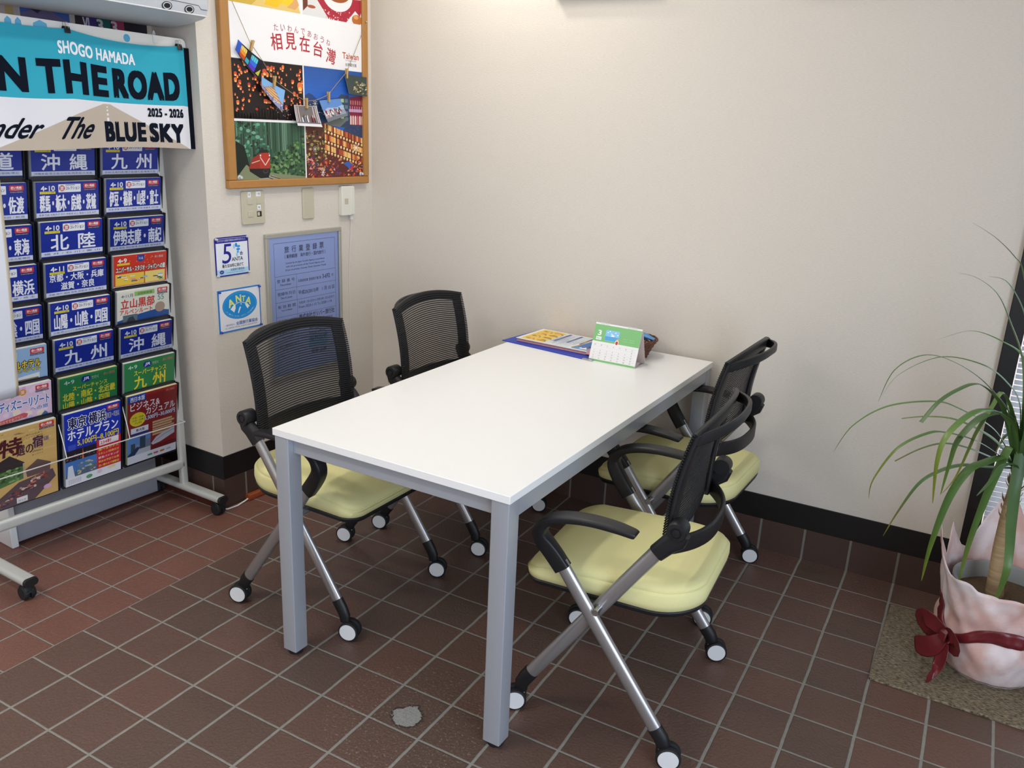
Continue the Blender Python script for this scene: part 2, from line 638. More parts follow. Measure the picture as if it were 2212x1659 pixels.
class Canvas:
    """flat artwork in local (x right, z up); colour per polygon, later layers lie on earlier ones"""
    LIFT = 0.00022
    BX = 1.0          # sideways share of the stroke widening

    def __init__(s):
        s.p = []
        s.clip = None

    def poly(s, pts, rgb, layer=1):
        if s.clip:
            x0, x1, y0, y1 = s.clip
            pts = clip_poly(pts, x0, x1, y0, y1)
            if len(pts) < 3:
                return
        s.p.append(([tuple(q) for q in pts], [tuple(range(len(pts)))], lin(rgb), layer))

    def rect(s, x0, z0, x1, z1, rgb, layer=1):
        s.poly([(x0, z0), (x1, z0), (x1, z1), (x0, z1)], rgb, layer)

    def ell(s, cx, cz, a, b, rgb, layer=1, n=20):
        s.poly([(cx + a * math.cos(2 * PI * k / n), cz + b * math.sin(2 * PI * k / n)) for k in range(n)], rgb, layer)

    def rr(s, x0, z0, x1, z1, r, rgb, layer=1):
        s.poly(rrect(x1 - x0, z1 - z0, r, 4, (x0 + x1) / 2, (z0 + z1) / 2), rgb, layer)

    def line(s, pts, w, rgb, layer=1):
        for (xa, za), (xb, zb) in zip(pts[:-1], pts[1:]):
            dx, dz = xb - xa, zb - za
            L = math.hypot(dx, dz) or 1
            nx, nz = -dz / L * w / 2, dx / L * w / 2
            s.poly([(xa - nx, za - nz), (xb - nx, zb - nz), (xb + nx, zb + nz), (xa + nx, za + nz)], rgb, layer)

    def text(s, txt, x0, z0, x1, z1, rgb, layer=3, bold=0.0, shear=0.0, rot=0.0, out=None, track=0.0):
        """fit txt in the box; bold = stroke widening as a share of the letter height"""
        vs, fs = glyphs(txt, track)
        if not vs:
            return
        ax, bx = min(v[0] for v in vs), max(v[0] for v in vs)
        az, bz = min(v[1] for v in vs), max(v[1] for v in vs)
        sx, sz = (x1 - x0) / max(bx - ax, 1e-6), (z1 - z0) / max(bz - az, 1e-6)
        h = z1 - z0
        cx, cz = (x0 + x1) / 2, (z0 + z1) / 2
        ca, sa = math.cos(rot), math.sin(rot)

        def put(off, col, lay):
            pts = []
            for vx, vz in vs:
                px, pz = x0 + (vx - ax) * sx + off[0], z0 + (vz - az) * sz + off[1]
                px += shear * (pz - z0)
                if rot:
                    dx, dz = px - cx, pz - cz
                    px, pz = cx + dx * ca - dz * sa, cz + dx * sa + dz * ca
                pts.append((px, pz))
            s.p.append((pts, fs, lin(col), lay))
        if out:
            w = out[1] * h
            for k in range(8):
                a = k * PI / 4
                put((w * math.cos(a), w * math.sin(a)), out[0], layer - 0.5 - 0.02 * k)
        offs = [(0, 0)]
        if bold:
            w = bold * h
            wx = w * s.BX
            offs += [(wx, 0), (-wx, 0), (0, w), (0, -w)] if bold < 0.03 else [(wx, w), (-wx, w), (wx, -w), (-wx, -w), (wx, 0), (-wx, 0)]
        for i, of in enumerate(offs):
            put(of, rgb, layer + 0.008 * i)

    def into(s, mb, fn, mi=0):
        """fn(x, z, lift) -> 3D point"""
        for pts, fs, col, layer in s.p:
            mb.add([fn(x, z, layer * s.LIFT) for x, z in pts], fs, col, mi)


def clip_poly(pts, x0, x1, y0, y1):
    def cut(ps, inside, inter):
        out = []
        for i, p in enumerate(ps):
            q = ps[i - 1]
            if inside(p):
                if not inside(q):
                    out.append(inter(q, p))
                out.append(p)
            elif inside(q):
                out.append(inter(q, p))
        return out

    def ix(xc):
        return lambda a, b: (xc, a[1] + (b[1] - a[1]) * (xc - a[0]) / (b[0] - a[0]))

    def iy(yc):
        return lambda a, b: (a[0] + (b[0] - a[0]) * (yc - a[1]) / (b[1] - a[1]), yc)
    for ins, itr in ((lambda p: p[0] >= x0, ix(x0)), (lambda p: p[0] <= x1, ix(x1)), (lambda p: p[1] >= y0, iy(y0)), (lambda p: p[1] <= y1, iy(y1))):
        if not pts:
            return pts
        pts = cut(pts, ins, itr)
    return pts


def card(name, cv, x0, z0, x1, z1, t, body=(240, 240, 238), mat=None, parent=None):
    """a sheet or slab of thickness t (back at y=0, front at y=-t) printed on its front"""
    mb = MB()
    mb.box(x0, x1, -t, 0, z0, z1, lin(body))
    cv.into(mb, lambda x, z, l: (x, -t - l, z))
    return mb.build(name, mat or MT['print'], parent)


# ------------------------------------------------------------------ the room
LW = -0.045                                   # slope of the left wall (it is not quite square to the back wall)
LPHI = math.atan2(1.0, 0.045)                 # rotation that turns local -y to face out of the left wall


def lwall(w, z, d=0.0):
    """point on the left wall: w along it from the corner, d out of it"""
    L = math.hypot(1, LW)
    ux, uy = LW / L, -1 / L
    nx, ny = 1 / L, LW / L
    return Vector((ux * w + nx * d, uy * w + ny * d, z))


mb = MB()
mb.box(-1.0, 4.2, -5.8, 0.0, -0.12, 0.0)
struct('floor', mb, MT['floor'])
mb = MB()
mb.box(-1.0, 4.2, -5.8, 0.15, 2.5, 2.6)
struct('ceiling', mb, MT['ceil'])
mb = MB()
WX0, WX1 = 2.535, 3.75
mb.box(-0.02, WX0, 0.0, 0.15, -0.12, 2.5)
mb.box(WX0, WX1, 0.0, 0.15, -0.12, 0.225)
mb.box(WX0, WX1, 0.0, 0.15, 2.15, 2.5)
mb.box(WX1, 4.1, 0.0, 0.15, -0.12, 2.5)
struct('wall_back', mb, MT['wall'])
# left block that carries the poster board, and the alcove behind the rack
a, b = lwall(0.0, 0), lwall(0.886, 0)
mb = MB()
mb.prism([(a.x, a.y + 0.15), (-0.62, 0.15), (-0.62, b.y + 0.026), (b.x, b.y), (a.x, a.y)][::-1], -0.12, 2.5)
struct('wall_left', mb, MT['wall'])
mb = MB()
mb.box(-0.66, -0.52, -5.8, b.y + 0.02, -0.12, 2.5)
struct('wall_alcove', mb, MT['wall'])
mb = MB()
mb.box(-0.52, -0.275, -5.8, b.y + 0.018, 1.43, 2.5)
struct('wall_alcove_upper', mb, MT['wall'])
mb = MB()
mb.box(4.0, 4.1, -5.8, 0.0, -0.12, 2.5)
struct('wall_right', mb, MT['wall'])
mb = MB()
mb.box(-0.6, 4.1, -5.8, -5.7, -0.12, 2.5)
struct('wall_front', mb, MT['wall'])
# skirting tiles and black boards above them
mb = MB()
mb.box(0.0, WX0 - 0.015, -0.007, 0.0, 0.0, 0.121)
struct('trim_1', mb, MT['skirt'])
mb = MB()
mb.box(0.0, WX0 - 0.015, -0.005, 0.0, 0.121, 0.2165)
struct('baseboard_back', mb, MT['blackwood'], bevel=0.001)


def runner(name, p, q, t, z0, z1, mat, bevel=0.0):
    p, q = Vector(p), Vector(q)
    L = (q - p).length
    ang = math.atan2(q.y - p.y, q.x - p.x)
    m2 = MB()
    m2.box(0, L, -t, 0, z0, z1)
    o = struct(name, m2, mat, bevel=bevel)
    o.location = p
    o.rotation_euler = (0, 0, ang)
    return o


bf = Vector((-0.52, b.y + 0.0216, 0))
runner('trim_2', (b.x, b.y, 0), (a.x, a.y, 0), 0.007, 0, 0.121, MT['skirt'])
runner('baseboard_left', (b.x, b.y, 0), (a.x, a.y, 0), 0.005, 0.121, 0.2165, MT['blackwood'])
runner('trim_3', bf, (b.x + 0.007, b.y - 0.0003, 0), 0.007, 0, 0.121, MT['skirt'])
runner('baseboard_left_return', bf, (b.x + 0.005, b.y - 0.0002, 0), 0.005, 0.121, 0.2165, MT['blackwood'])
# window with blinds in the back wall
win = bpy.data.objects.new('window_1', None)
COL.objects.link(win)
win['kind'] = 'structure'
mb = MB()
F = 0.05
mb.box(WX0 - 0.018, WX0 + F - 0.018, -0.022, 0.08, 0.0, 2.2)
mb.box(WX1 - F, WX1, -0.022, 0.08, 0.0, 2.2)
mb.box(WX0 + F - 0.018, WX1 - F, -0.010, 0.08, 2.15, 2.2)
o = mb.build('window_frame', MT['blackwood'], win, bevel=0.002)
mb = MB()
mb.box(WX0 + F - 0.018, WX1 - F, -0.03, 0.10, 0.205, 0.245)
mb.build('window_sill', MT['sill'], win, bevel=0.003)
mb = MB()
mb.box(WX0 + F - 0.018, WX1 - F, 0.088, 0.094, 0.245, 2.15)
mb.build('pane', MT['glass'], win)
bl = thing('venetian_blind', 'white slatted blind hanging inside the window behind the potted plant', 'blind', (0, 0, 0))
mb = MB()
bx0, bx1 = WX0 + F - 0.012, WX1 - F - 0.005
k = 0
z = 0.285
while z < 1.325:
    ang = math.radians(24)
    dx, dz = 0.011 * math.cos(ang), 0.011 * math.sin(ang)
    mb.add([(bx0, 0.036 - dx, z - dz), (bx1, 0.036 - dx, z - dz), (bx1, 0.036 + dx, z + dz), (bx0, 0.036 + dx, z + dz),
            (bx0, 0.036 - dx, z - dz + 0.0008), (bx1, 0.036 - dx, z - dz + 0.0008), (bx1, 0.036 + dx, z + dz + 0.0008), (bx0, 0.036 + dx, z + dz + 0.0008)],
           [(0, 1, 2, 3), (7, 6, 5, 4), (0, 4, 5, 1), (2, 6, 7, 3), (1, 5, 6, 2), (0, 3, 7, 4)])
    z += 0.0185
mb.build('slats', MT['blind'], bl)
mb = MB()
for cx in (bx0 + 0.05, bx0 + 0.5, bx1 - 0.1):
    mb.tube([(cx, 0.024, 0.27), (cx, 0.024, 1.34)], 0.0009, 6)
mb.build('ladder_cord', MT['cable'], bl)
mb = MB()
mb.box(bx0, bx1, 0.022, 0.050, 0.262, 0.275)
mb.build('bottom_rail', MT['blind'], bl, bevel=0.002)
mb = MB()
mb.box(bx0, bx1, 0.018, 0.055, 1.335, 1.375)
mb.build('head_rail', MT['blind'], bl, bevel=0.002)
# paving and a pale wall outside the window
mb = MB()
mb.box(1.5, 7.0, 0.15, 6.0, -0.3, -0.12)
struct('ground_outside', mb, pmat('pinkish_paving', (196, 168, 160), 0.9, noise=0.35, nscale=14, bump=0.3))
# wall boxes above the frame of the photo, seen by the shade they cast
for x0, x1, z0, dp, lb in ((0.875, 1.28, 1.964, 0.036, 'white framed panel fixed high on the back wall over the table'), (1.705, 2.25, 1.966, 0.050, 'white framed panel fixed high on the back wall nearer the window')):
    pn = thing('wall_panel', lb, 'panel')
    mb = MB()
    mb.box(x0, x1, -dp, 0.0, z0, z0 + 0.30)
    mb.build('panel_body', MT['white'], pn, bevel=0.004)

# ------------------------------------------------------------------ table
tb = thing('meeting_table', 'white topped rectangular table on square silver legs, end against the wall', 'table', (1.6153, -0.0258, 0), -0.0237)
TW, TL, TH = 0.7479, 1.4639, 0.70
mb = MB()
mb.box(-TW, 0, -TL, 0, TH - 0.0205, TH)
mb.build('tabletop', MT['top'], tb, bevel=0.0012, seg=2)
lg = 0.0487
for sx in (0, 1):
    for sy in (0, 1):
        x0 = -0.0035 - lg if sx else -TW + 0.0035
        y0 = -0.0035 - lg if sy else -TL + 0.0035
        mb = MB()
        mb.prism([(p[0], p[1]) for p in rrect(lg, lg, 0.003, 3, x0 + lg / 2, y0 + lg / 2)], 0.015, TH - 0.021)
        l = mb.build('leg', MT['silver'], tb, smooth=True)
        mb = MB()
        mb.cyl((x0 + lg / 2, y0 + lg / 2, 0.0), (x0 + lg / 2, y0 + lg / 2, 0.0155), 0.020, 0.023, 24)
        mb.build('foot_pad', MT['rubber'], l, smooth=True)
az0, az1 = TH - 0.021 - 0.047, TH - 0.0215
for y0 in (-TL + 0.024, -0.03):
    mb = MB()
    mb.box(-TW + 0.0035 + lg, -0.0035 - lg, y0, y0 + 0.020, az0, az1)
    mb.build('apron', MT['silver'], tb, bevel=0.001)
for x0 in (-TW + 0.0055, -0.0255):
    mb = MB()
    mb.box(x0, x0 + 0.020, -TL + 0.0035 + lg, -0.0035 - lg, az0, az1)
    mb.build('apron', MT['silver'], tb, bevel=0.001)


# ------------------------------------------------------------------ chairs: x forward, y sideways, z up
def back_f(s, z):
    """forward position of the backrest surface"""
    t = (z - 0.56) / 0.32
    return -0.150 - 0.040 * t - 0.012 * t * t + 0.012 * math.sin(PI * min(max(t, 0), 1)) + 0.022 * (s / 0.215) ** 2


def back_top(s):
    return 0.856 + 0.028 * (1 - (s / 0.215) ** 2)


def make_caster(root, x, y, tw):
    c = MB()
    # stem and grey fork
    c.cyl((x, y, 0.044), (x, y, 0.062), 0.009, 0.009, 14)
    ca, sa = math.cos(tw), math.sin(tw)
    R0 = 0.0315
    ax = (x - 0.016 * ca, y - 0.016 * sa)           # axle trails behind the stem
    c.sweep([(x, y, 0.052), (x - 0.004 * ca, y - 0.004 * sa, 0.044), (ax[0], ax[1], 0.028)], rrect(0.016, 0.022, 0.006, 3), side=(-sa, ca, 0))
    cs = c.build('caster', MT['white'], root, smooth=True)
    for sg in (-1, 1):
        w = MB()
        w.lathe_y([(0.010, -0.0085), (0.025, -0.0085), (R0 - 0.001, -0.006), (R0, 0.0), (R0 - 0.001, 0.0055), (R0 - 0.0044, 0.0082), (R0 - 0.0050, 0.0065)], (0, 0, 0), 32, mi=0)
        w.lathe_y([(R0 - 0.0056, 0.004), (R0 - 0.0056, 0.0072), (R0 - 0.0062, 0.0078), (0.001, 0.0079)], (0, 0, 0), 32, mi=1)
        if sg < 0:
            w.xf(lambda px, py, pz: (px, -py, pz))
        w.xf(lambda px, py, pz: (ax[0] + px * ca - (py + sg * 0.0125) * sa, ax[1] + px * sa + (py + sg * 0.0125) * ca, R0 + pz))
        w.build('wheel', [MT['rubber'], MT['white']], cs, smooth=True)


def smooth_path(path, sc, k):
    P = [Vector(q) for q in path]
    o1, o2 = [], []
    for i in range(len(P) - 1):
        p0, p1, p2, p3 = P[max(i - 1, 0)], P[i], P[i + 1], P[min(i + 2, len(P) - 1)]
        for j in range(k):
            t = j / k
            o1.append(0.5 * ((2 * p1) + (-p0 + p2) * t + (2 * p0 - 5 * p1 + 4 * p2 - p3) * t * t + (-p0 + 3 * p1 - 3 * p2 + p3) * t ** 3))
            o2.append((sc[i][0] + (sc[i + 1][0] - sc[i][0]) * t, sc[i][1] + (sc[i + 1][1] - sc[i][1]) * t))
    return o1 + [P[-1]], o2 + [sc[-1]]


def make_chair(tws):
    root = thing('office_chair', 'chair', 'chair')
    # seat cushion
    def outline(ins, n=14):
        hw, pts = 0.214 - ins, []
        xf, xr, rf, rr = 0.232 - ins, -0.232 + ins, 0.055, 0.125
        for cx, cy, r, a0, kx in ((xf - rf, hw - rf, rf, 0, 1), (xr + rr, hw - rr * 0.80, rr, 90, 1), (xr + rr, -hw + rr * 0.80, rr, 180, 1), (xf - rf, -hw + rf, rf, 270, 1)):
            for k in range(n + 1):
                a = math.radians(a0 + 90 * k / n)
                ry = r if r == rf else r * 0.80
                pts.append((cx + r * math.cos(a), cy + ry * math.sin(a)))
        return pts

    def zs(x, z, top):
        d = -0.030 * max(0.0, (x - 0.06) / 0.16) ** 2 * (1.0 if top else 0.15)
        d += 0.012 * max(0.0, (-x - 0.10) / 0.12) ** 2
        return z + d
    lv = [(0.014, 0.386, 0), (0.003, 0.391, 0), (0.0, 0.408, 0), (0.001, 0.432, 1), (0.004, 0.4375, 1), (0.0065, 0.4385, 1), (0.006, 0.4395, 1), (0.011, 0.449, 1), (0.024, 0.4545, 1)]
    mb = MB()
    rings = []
    for ins, z, top in lv:
        rings.append([(x, y, zs(x, z, top)) for x, y in outline(ins)])
    for f_ in (0.86, 0.66, 0.44, 0.22, 0.03):
        rings.append([(x * f_, y * f_, zs(x * f_, 0.4545 + 0.0045 * (1 - f_ * f_), 1)) for x, y in outline(0.024)])
    mb.rings(rings)
    mb.build('seat', MT['fabric'], root, smooth=True, angle=75)
    mb = MB()
    mb.rings([[(x, y, zs(x, z, 0)) for x, y in outline(i)] for i, z in ((0.03, 0.370), (0.006, 0.375), (0.002, 0.386), (0.004, 0.3895))])
    mb.build('seat_pan', MT['black'], root, smooth=True)
    mb = MB()
    mb.sweep([(0.03, -0.235, 0.362), (0.03, 0.235, 0.362)], oval(0.012, 0.012, 14))
    mb.build('under_frame', MT['tube'], root, smooth=True)
    ov = oval(0.0125, 0.0185, 24)
    ci = 0
    for sg in (-1, 1):
        yo, yi = sg * 0.252, sg * 0.226
        # front leg: from the back bracket down to the front caster
        mb = MB()
        mb.sweep([(-0.128, yi, 0.566), (0.030, yi, 0.338), (0.150, yi, 0.165), (0.192, yi, 0.104)], ov, side=(0, 1, 0))
        l = mb.build('front_leg', MT['tube'], root, smooth=True)
        mb = MB()
        mb.sweep([(0.180, yi, 0.122), (0.196, yi, 0.098), (0.207, yi, 0.078), (0.208, yi, 0.056)], oval(0.0142, 0.0205, 24), side=(0, 1, 0), scales=[1, 1, 0.95, 0.8])
        mb.build('leg_end', MT['black'], l, smooth=True)
        # rear leg: from the armrest down to the rear caster
        mb = MB()
        mb.sweep([(0.108, yo, 0.480), (-0.05, yo, 0.262), (-0.178, yo, 0.086)], ov, side=(0, 1, 0))
        l = mb.build('rear_leg', MT['tube'], root, smooth=True)
        mb = MB()
        mb.sweep([(-0.168, yo, 0.100), (-0.184, yo, 0.080), (-0.192, yo, 0.064), (-0.192, yo, 0.052)], oval(0.0142, 0.0205, 24), side=(0, 1, 0), scales=[1, 1, 0.95, 0.8])
        mb.build('leg_end', MT['black'], l, smooth=True)
        mb = MB()
        mb.cyl((0.004, sg * 0.210, 0.376), (0.004, sg * 0.268, 0.376), 0.0085, n=16)
        mb.build('pivot_bolt', MT['steel'], root, smooth=True)
        make_caster(root, 0.208, yi, tws[ci])
        make_caster(root, -0.192, yo, tws[ci + 1])
        ci += 2
        # armrest: flat pad that bends down at the front into the sleeve of the rear leg
        ya = sg * 0.268
        path = [(-0.082, ya, 0.608), (-0.073, ya, 0.611), (-0.03, ya, 0.6165), (0.03, ya, 0.618), (0.085, ya, 0.612), (0.125, ya, 0.600), (0.150, ya, 0.582), (0.160, ya, 0.560),
                (0.157, ya - sg * 0.003, 0.542), (0.146, ya - sg * 0.008, 0.524), (0.128, yo + sg * 0.003, 0.500), (0.100, yo, 0.464)]
        W = [0.62, 0.80, 0.95, 1.0, 1.0, 0.98, 0.93, 0.86, 0.80, 0.74, 0.70, 0.66]
        T = [0.7, 0.9, 1.0, 1.05, 1.15, 1.3, 1.6, 1.9, 2.2, 2.4, 2.5, 2.5]
        mb = MB()
        path, WT = smooth_path(path, list(zip(W, T)), 4)
        mb.sweep(path, rrect(0.046, 0.0165, 0.006, 4), side=(0, 1, 0), scales=WT)
        mb.build('armrest', MT['black'], root, smooth=True, angle=50)
        # back bracket: round knob and the sleeve of the front leg
        mb = MB()
        k = sg
        mb.lathe_y([(0.0225, sg * 0.205), (0.0235, sg * 0.212), (0.0235, sg * 0.244), (0.0215, sg * 0.248), (0.0135, sg * 0.2485), (0.0125, sg * 0.2455), (0.0095, sg * 0.2455), (0.0085, sg * 0.2480), (0.003, sg * 0.2485)], (-0.167, 0, 0.628), 32)
        mb.sweep([(-0.176, yi, 0.622), (-0.166, yi, 0.600), (-0.150, yi, 0.588), (-0.122, yi, 0.556)], rrect(0.030, 0.046, 0.011, 4), side=(0, 1, 0), scales=[(1.0, 0.9), (1.0, 1.05), (1.0, 1.0), (1.0, 0.92)])
        mb.build('back_bracket', MT['black'], root, smooth=True)
    # backrest panel: sheer mesh with raised ribs
    NS = 20
    br = MB()
    rows = 24
    S = [-0.213 + 0.426 * i / NS for i in range(NS + 1)]
    rings = []
    for j in range(rows + 1):
        rings.append([(back_f(s, zz), s, zz) for s in S for zz in [0.566 + (back_top(s) - 0.566) * j / rows]])
    br.rings(rings, close=False, cap=False)
    br.build('back_mesh', MT['sheer'], root, smooth=True)
    rb = MB()
    NR = 42
    for j in range(NR + 1):
        t = j / NR
        path = []
        for s in S:
            zz = 0.566 + (back_top(s) - 0.566) * t
            path.append((back_f(s, zz) + 0.0008, s, zz))
        e = [(path[0][0] - 0.006, path[0][1] - 0.003, path[0][2])]
        e2 = [(path[-1][0] - 0.006, path[-1][1] + 0.003, path[-1][2])]
        rb.sweep(e + path + e2, oval(0.0015, 0.0020, 8), side=(1, 0, 0))
    rb.build('back_ribs', MT['ribs'], root, smooth=True)
    # frame: side bars, top band that bows backward, deep lower band
    fr = MB()
    for sg in (-1, 1):
        path = []
        for j in range(11):
            zz = 0.556 + (0.856 - 0.556) * j / 10
            path.append((back_f(sg * 0.190, zz) - 0.0085, sg * 0.189, zz))
        fr.sweep(path, rrect(0.046, 0.012, 0.005, 3), side=(0.10 * sg, 1, 0.0))
    # top edge rail
    n = 24
    path = [(back_f(s, back_top(s)) - 0.004, s, back_top(s) - 0.003) for s in [-0.211 + 0.422 * i / n for i in range(n + 1)]]
    fr.sweep(path, rrect(0.010, 0.013, 0.004, 3), side=(0, 0, 1))
    path = [(back_f(s, back_top(s) - 0.018) - 0.0075, s, back_top(s) - 0.018) for s in [-0.208 + 0.416 * i / n for i in range(n + 1)]]
    fr.sweep(path, rrect(0.032, 0.009, 0.004, 3), side=(0, 0, 1))
    # rear bow of the top
    path = []
    for i in range(n + 1):
        u = -1 + 2 * i / n
        s = 0.205 * u
        path.append((back_f(0.196, 0.835) - 0.008 - 0.070 * (1 - abs(u) ** 2.4), s, 0.840 + 0.022 * (1 - u * u)))
    fr.sweep(path, rrect(0.030, 0.011, 0.005, 3), side=(0, 0, 1), scales=[(1 - 0.25 * (1 - abs(-1 + 2 * i / n)), 1) for i in range(n + 1)])
    # lower band, bowed too
    path = []
    for i in range(n + 1):
        u = -1 + 2 * i / n
        s = 0.205 * u
        path.append((back_f(0.196, 0.60) - 0.010 - 0.070 * (1 - abs(u) ** 2.6), s, 0.570 - 0.006 * (1 - u * u)))
    fr.sweep(path, rrect(0.046, 0.013, 0.006, 3), side=(0, 0, 1))
    fr.build('back_frame', MT['black'], root, smooth=True, angle=50)
    return root


CH_A = make_chair((PI + 0.30, 0.34, PI + 0.42, 0.28))
CH_A.location = (1.735, -1.068, 0)
CH_A.rotation_euler = (0, 0, PI - 0.055 * -1)
CH_A['label'] = 'lime seated black mesh chair beside the table corner nearest the camera, on the right'
for nm, loc, rz, lb in (('B', (1.642, -0.385, 0), PI - 0.045, 'lime seated black mesh chair behind the nearest one, close to the back wall'),
                        ('C', (0.735, -1.085, 0), -0.02, 'lime seated black mesh chair left of the table, in front of the blue certificate'),
                        ('D', (0.786, -0.425, 0), -0.02, 'black mesh backed chair left of the table, nearer the room corner')):
    c = copy_tree(CH_A)
    c.location = loc
    c.rotation_euler = (0, 0, rz)
    c['label'] = lb
for c in [o for o in COL.objects if o.name.startswith('office_chair')]:
    c['group'] = 'chairs round the meeting table'
# ------------------------------------------------------------------ brochure rack (local x out of the alcove, y along it, right end at y = 0)
RX, RY, RRZ = -0.215, -0.955, -0.03
rack = thing('brochure_rack', 'pale grey wheeled brochure rack with dark pockets in front of the alcove', 'rack', (RX, RY, 0), RRZ)
RW = 0.735
for yy in (0.018, -RW):
    mb = MB()
    mb.sweep([(0, yy, 0.07), (0, yy, 1.42)], rrect(0.026, 0.030, 0.008, 4), side=(1, 0, 0))
    mb.build('post', MT['rack'], rack, smooth=True)
    mb = MB()
    mb.sweep([(-0.19, yy, 0.072), (0.222, yy, 0.068)], rrect(0.046, 0.026, 0.012, 5), side=(0, 1, 0))
    ft = mb.build('foot', MT['rack'], rack, smooth=True)
    for xx, sg in ((0.222, 1), (-0.19, -1)):
        mb = MB()
        mb.sweep([(xx, yy, 0.068 if sg > 0 else 0.072), (xx + sg * 0.010, yy, 0.068)], rrect(0.047, 0.027, 0.012, 5), side=(0, 1, 0), scales=[1, 0.9])
        mb.build('end_cap', MT['black'], ft, smooth=True)
    for xx in (0.196, -0.165):
        mb = MB()
        mb.cyl((xx, yy, 0.042), (xx, yy, 0.060), 0.007, n=12)
        mb.sweep([(xx + 0.020, yy, 0.026), (xx + 0.012, yy, 0.044), (xx - 0.006, yy, 0.050), (xx - 0.016, yy, 0.040)], rrect(0.030, 0.008, 0.003, 3), side=(0, 1, 0))
        cs = mb.build('caster', MT['black'], rack, smooth=True)
        for sg in (-1, 1):
            mb = MB()
            mb.lathe_y([(0.008, -0.008), (0.021, -0.008), (0.0235, -0.004), (0.0235, 0.004), (0.021, 0.008), (0.008, 0.007)], (xx, yy + sg * 0.0105, 0.0235), 24)
            mb.build('wheel', MT['rubber'], cs, smooth=True)
mb = MB()
mb.sweep([(0.0, 0.018, 0.165), (0.0, -RW, 0.178)], rrect(0.026, 0.038, 0.011, 5), side=(1, 0, 0))
mb.build('lower_beam', MT['rack'], rack, smooth=True)
mb = MB()
mb.box(-0.062, -0.056, -RW + 0.012, -0.012, 0.205, 1.41)
mb.build('back_panel', MT['greysteel'], rack)
TILT = 0.144
PW, PH = 0.213, 0.297
XT = 0.026                       # front face of a pocket's papers at their top edge
COLY = [-0.586, -0.345, -0.104]
ROWZ = [1.405 - 0.1285 * k for k in range(8)]


def slab(mb, y0, y1, ztop, d0, d1, h, x_top, col=None, ear=0.0):
    """slab leaning with the pocket: d = depth behind the front plane, h = height below ztop"""
    c, s_ = math.cos(TILT), math.sin(TILT)
    def P(y, v, d):
        return (x_top - d * c - v * s_, y, ztop - v * c + d * s_)
    if ear:
        prof = [(y0, h), (y0, ear * 1.2), (y0 + ear * 0.3, ear * 0.3), (y0 + ear, 0), (y1 - ear, 0), (y1 - ear * 0.3, ear * 0.3), (y1, ear * 1.2), (y1, h)]
    else:
        prof = [(y0, h), (y0, 0), (y1, 0), (y1, h)]
    n = len(prof)
    mb.add([P(y, v, d0) for y, v in prof] + [P(y, v, d1) for y, v in prof],
           [tuple(range(n))[::-1], tuple(range(n, 2 * n))] + [(i, (i + 1) % n, n + (i + 1) % n, n + i) for i in range(n)], col)


for r, zt in enumerate(ROWZ):
    for cidx, cy in enumerate(COLY):
        hh = 0.296 if r == 7 else 0.150
        mb = MB()
        slab(mb, cy - 0.1175, cy + 0.1135, zt + 0.012, 0.0135, 0.0155, hh, XT + 0.002, ear=0.014)
        slab(mb, cy - 0.1175, cy - 0.1155, zt + 0.004, -0.001, 0.0135, hh - 0.008, XT + 0.002)
        slab(mb, cy + 0.1115, cy + 0.1135, zt + 0.004, -0.001, 0.0135, hh - 0.008, XT + 0.002)
        if r == 7:
            slab(mb, cy - 0.1175, cy + 0.1135, zt - 0.281, -0.001, 0.0135, 0.003, XT - 0.0405)
        pk = mb.build('pocket', MT['pocket'], rack)
        mb = MB()
        c_, s_ = math.cos(TILT), math.sin(TILT)
        mb.add([(XT + 0.002 - v * s_, y, zt - 0.006 - v * c_) for y, v in ((cy - 0.115, hh - 0.02), (cy + 0.111, hh - 0.02), (cy + 0.111, 0), (cy - 0.115, 0))], [(0, 1, 2, 3)])
        mb.build('clear_front', MT['clear'], pk)
mb = MB()
rod = []
mb.tube([(0.038, 0.016, 0.350), (0.038, -RW, 0.354)], 0.0022, 8)
for yy in (-0.2245, -0.4655):
    mb.tube([(0.012, yy, 0.470), (0.030, yy, 0.40), (0.038, yy, 0.352)], 0.0018, 8)
mb.tube([(0.0, 0.016, 0.352), (0.038, 0.016, 0.350)], 0.0022, 8)
mb.build('wire_guard', MT['wire'], rack, smooth=True)

RM = Matrix.Translation((RX, RY, 0)) @ Matrix.Rotation(RRZ, 4, 'Z')


def blue_cover(cv, months, title, small, red2=None, title_lines=None, ybox=True):
    W = PW
    cv.rect(0, -PH, W, 0, (26, 48, 150), 1)
    cv.text(months, 0.017, -0.030, 0.062, -0.013, (240, 240, 245), 3, bold=0.03)
    if ybox:
        cv.rect(0.013, -0.0405, 0.064, -0.032, (232, 214, 70), 2)
        cv.text('インターネット限定', 0.017, -0.0385, 0.060, -0.034, (60, 60, 60), 3)
    cv.rr(0.074, -0.0365, 0.150, -0.0085, 0.002, (240, 240, 244), 2)
    cv.ell(0.086, -0.0225, 0.0095, 0.0105, (196, 66, 60), 3)
    cv.text('旅', 0.080, -0.030, 0.092, -0.015, (245, 240, 240), 4, bold=0.02)
    cv.text('コレクション', 0.0985, -0.028, 0.146, -0.0165, (40, 40, 60), 3, bold=0.02)
    cv.rect(0.098, -0.0125, 0.130, -0.0105, (60, 60, 120), 3)
    redlogo(cv, 0.160, -0.0255, 0.204, -0.0075)
    rows = title if isinstance(title, list) else [title]
    for (t, x0, z0, x1, z1) in rows:
        cv.text(t, x0, z0, x1, z1, (238, 238, 244), 4, bold=0.022)
    cv.rect(0, -0.1335 if False else -0.1215, W, -0.1055, (214, 218, 236), 2)
    cv.text(small, 0.008, -0.1165, W - 0.010, -0.1095, (50, 56, 110), 3)


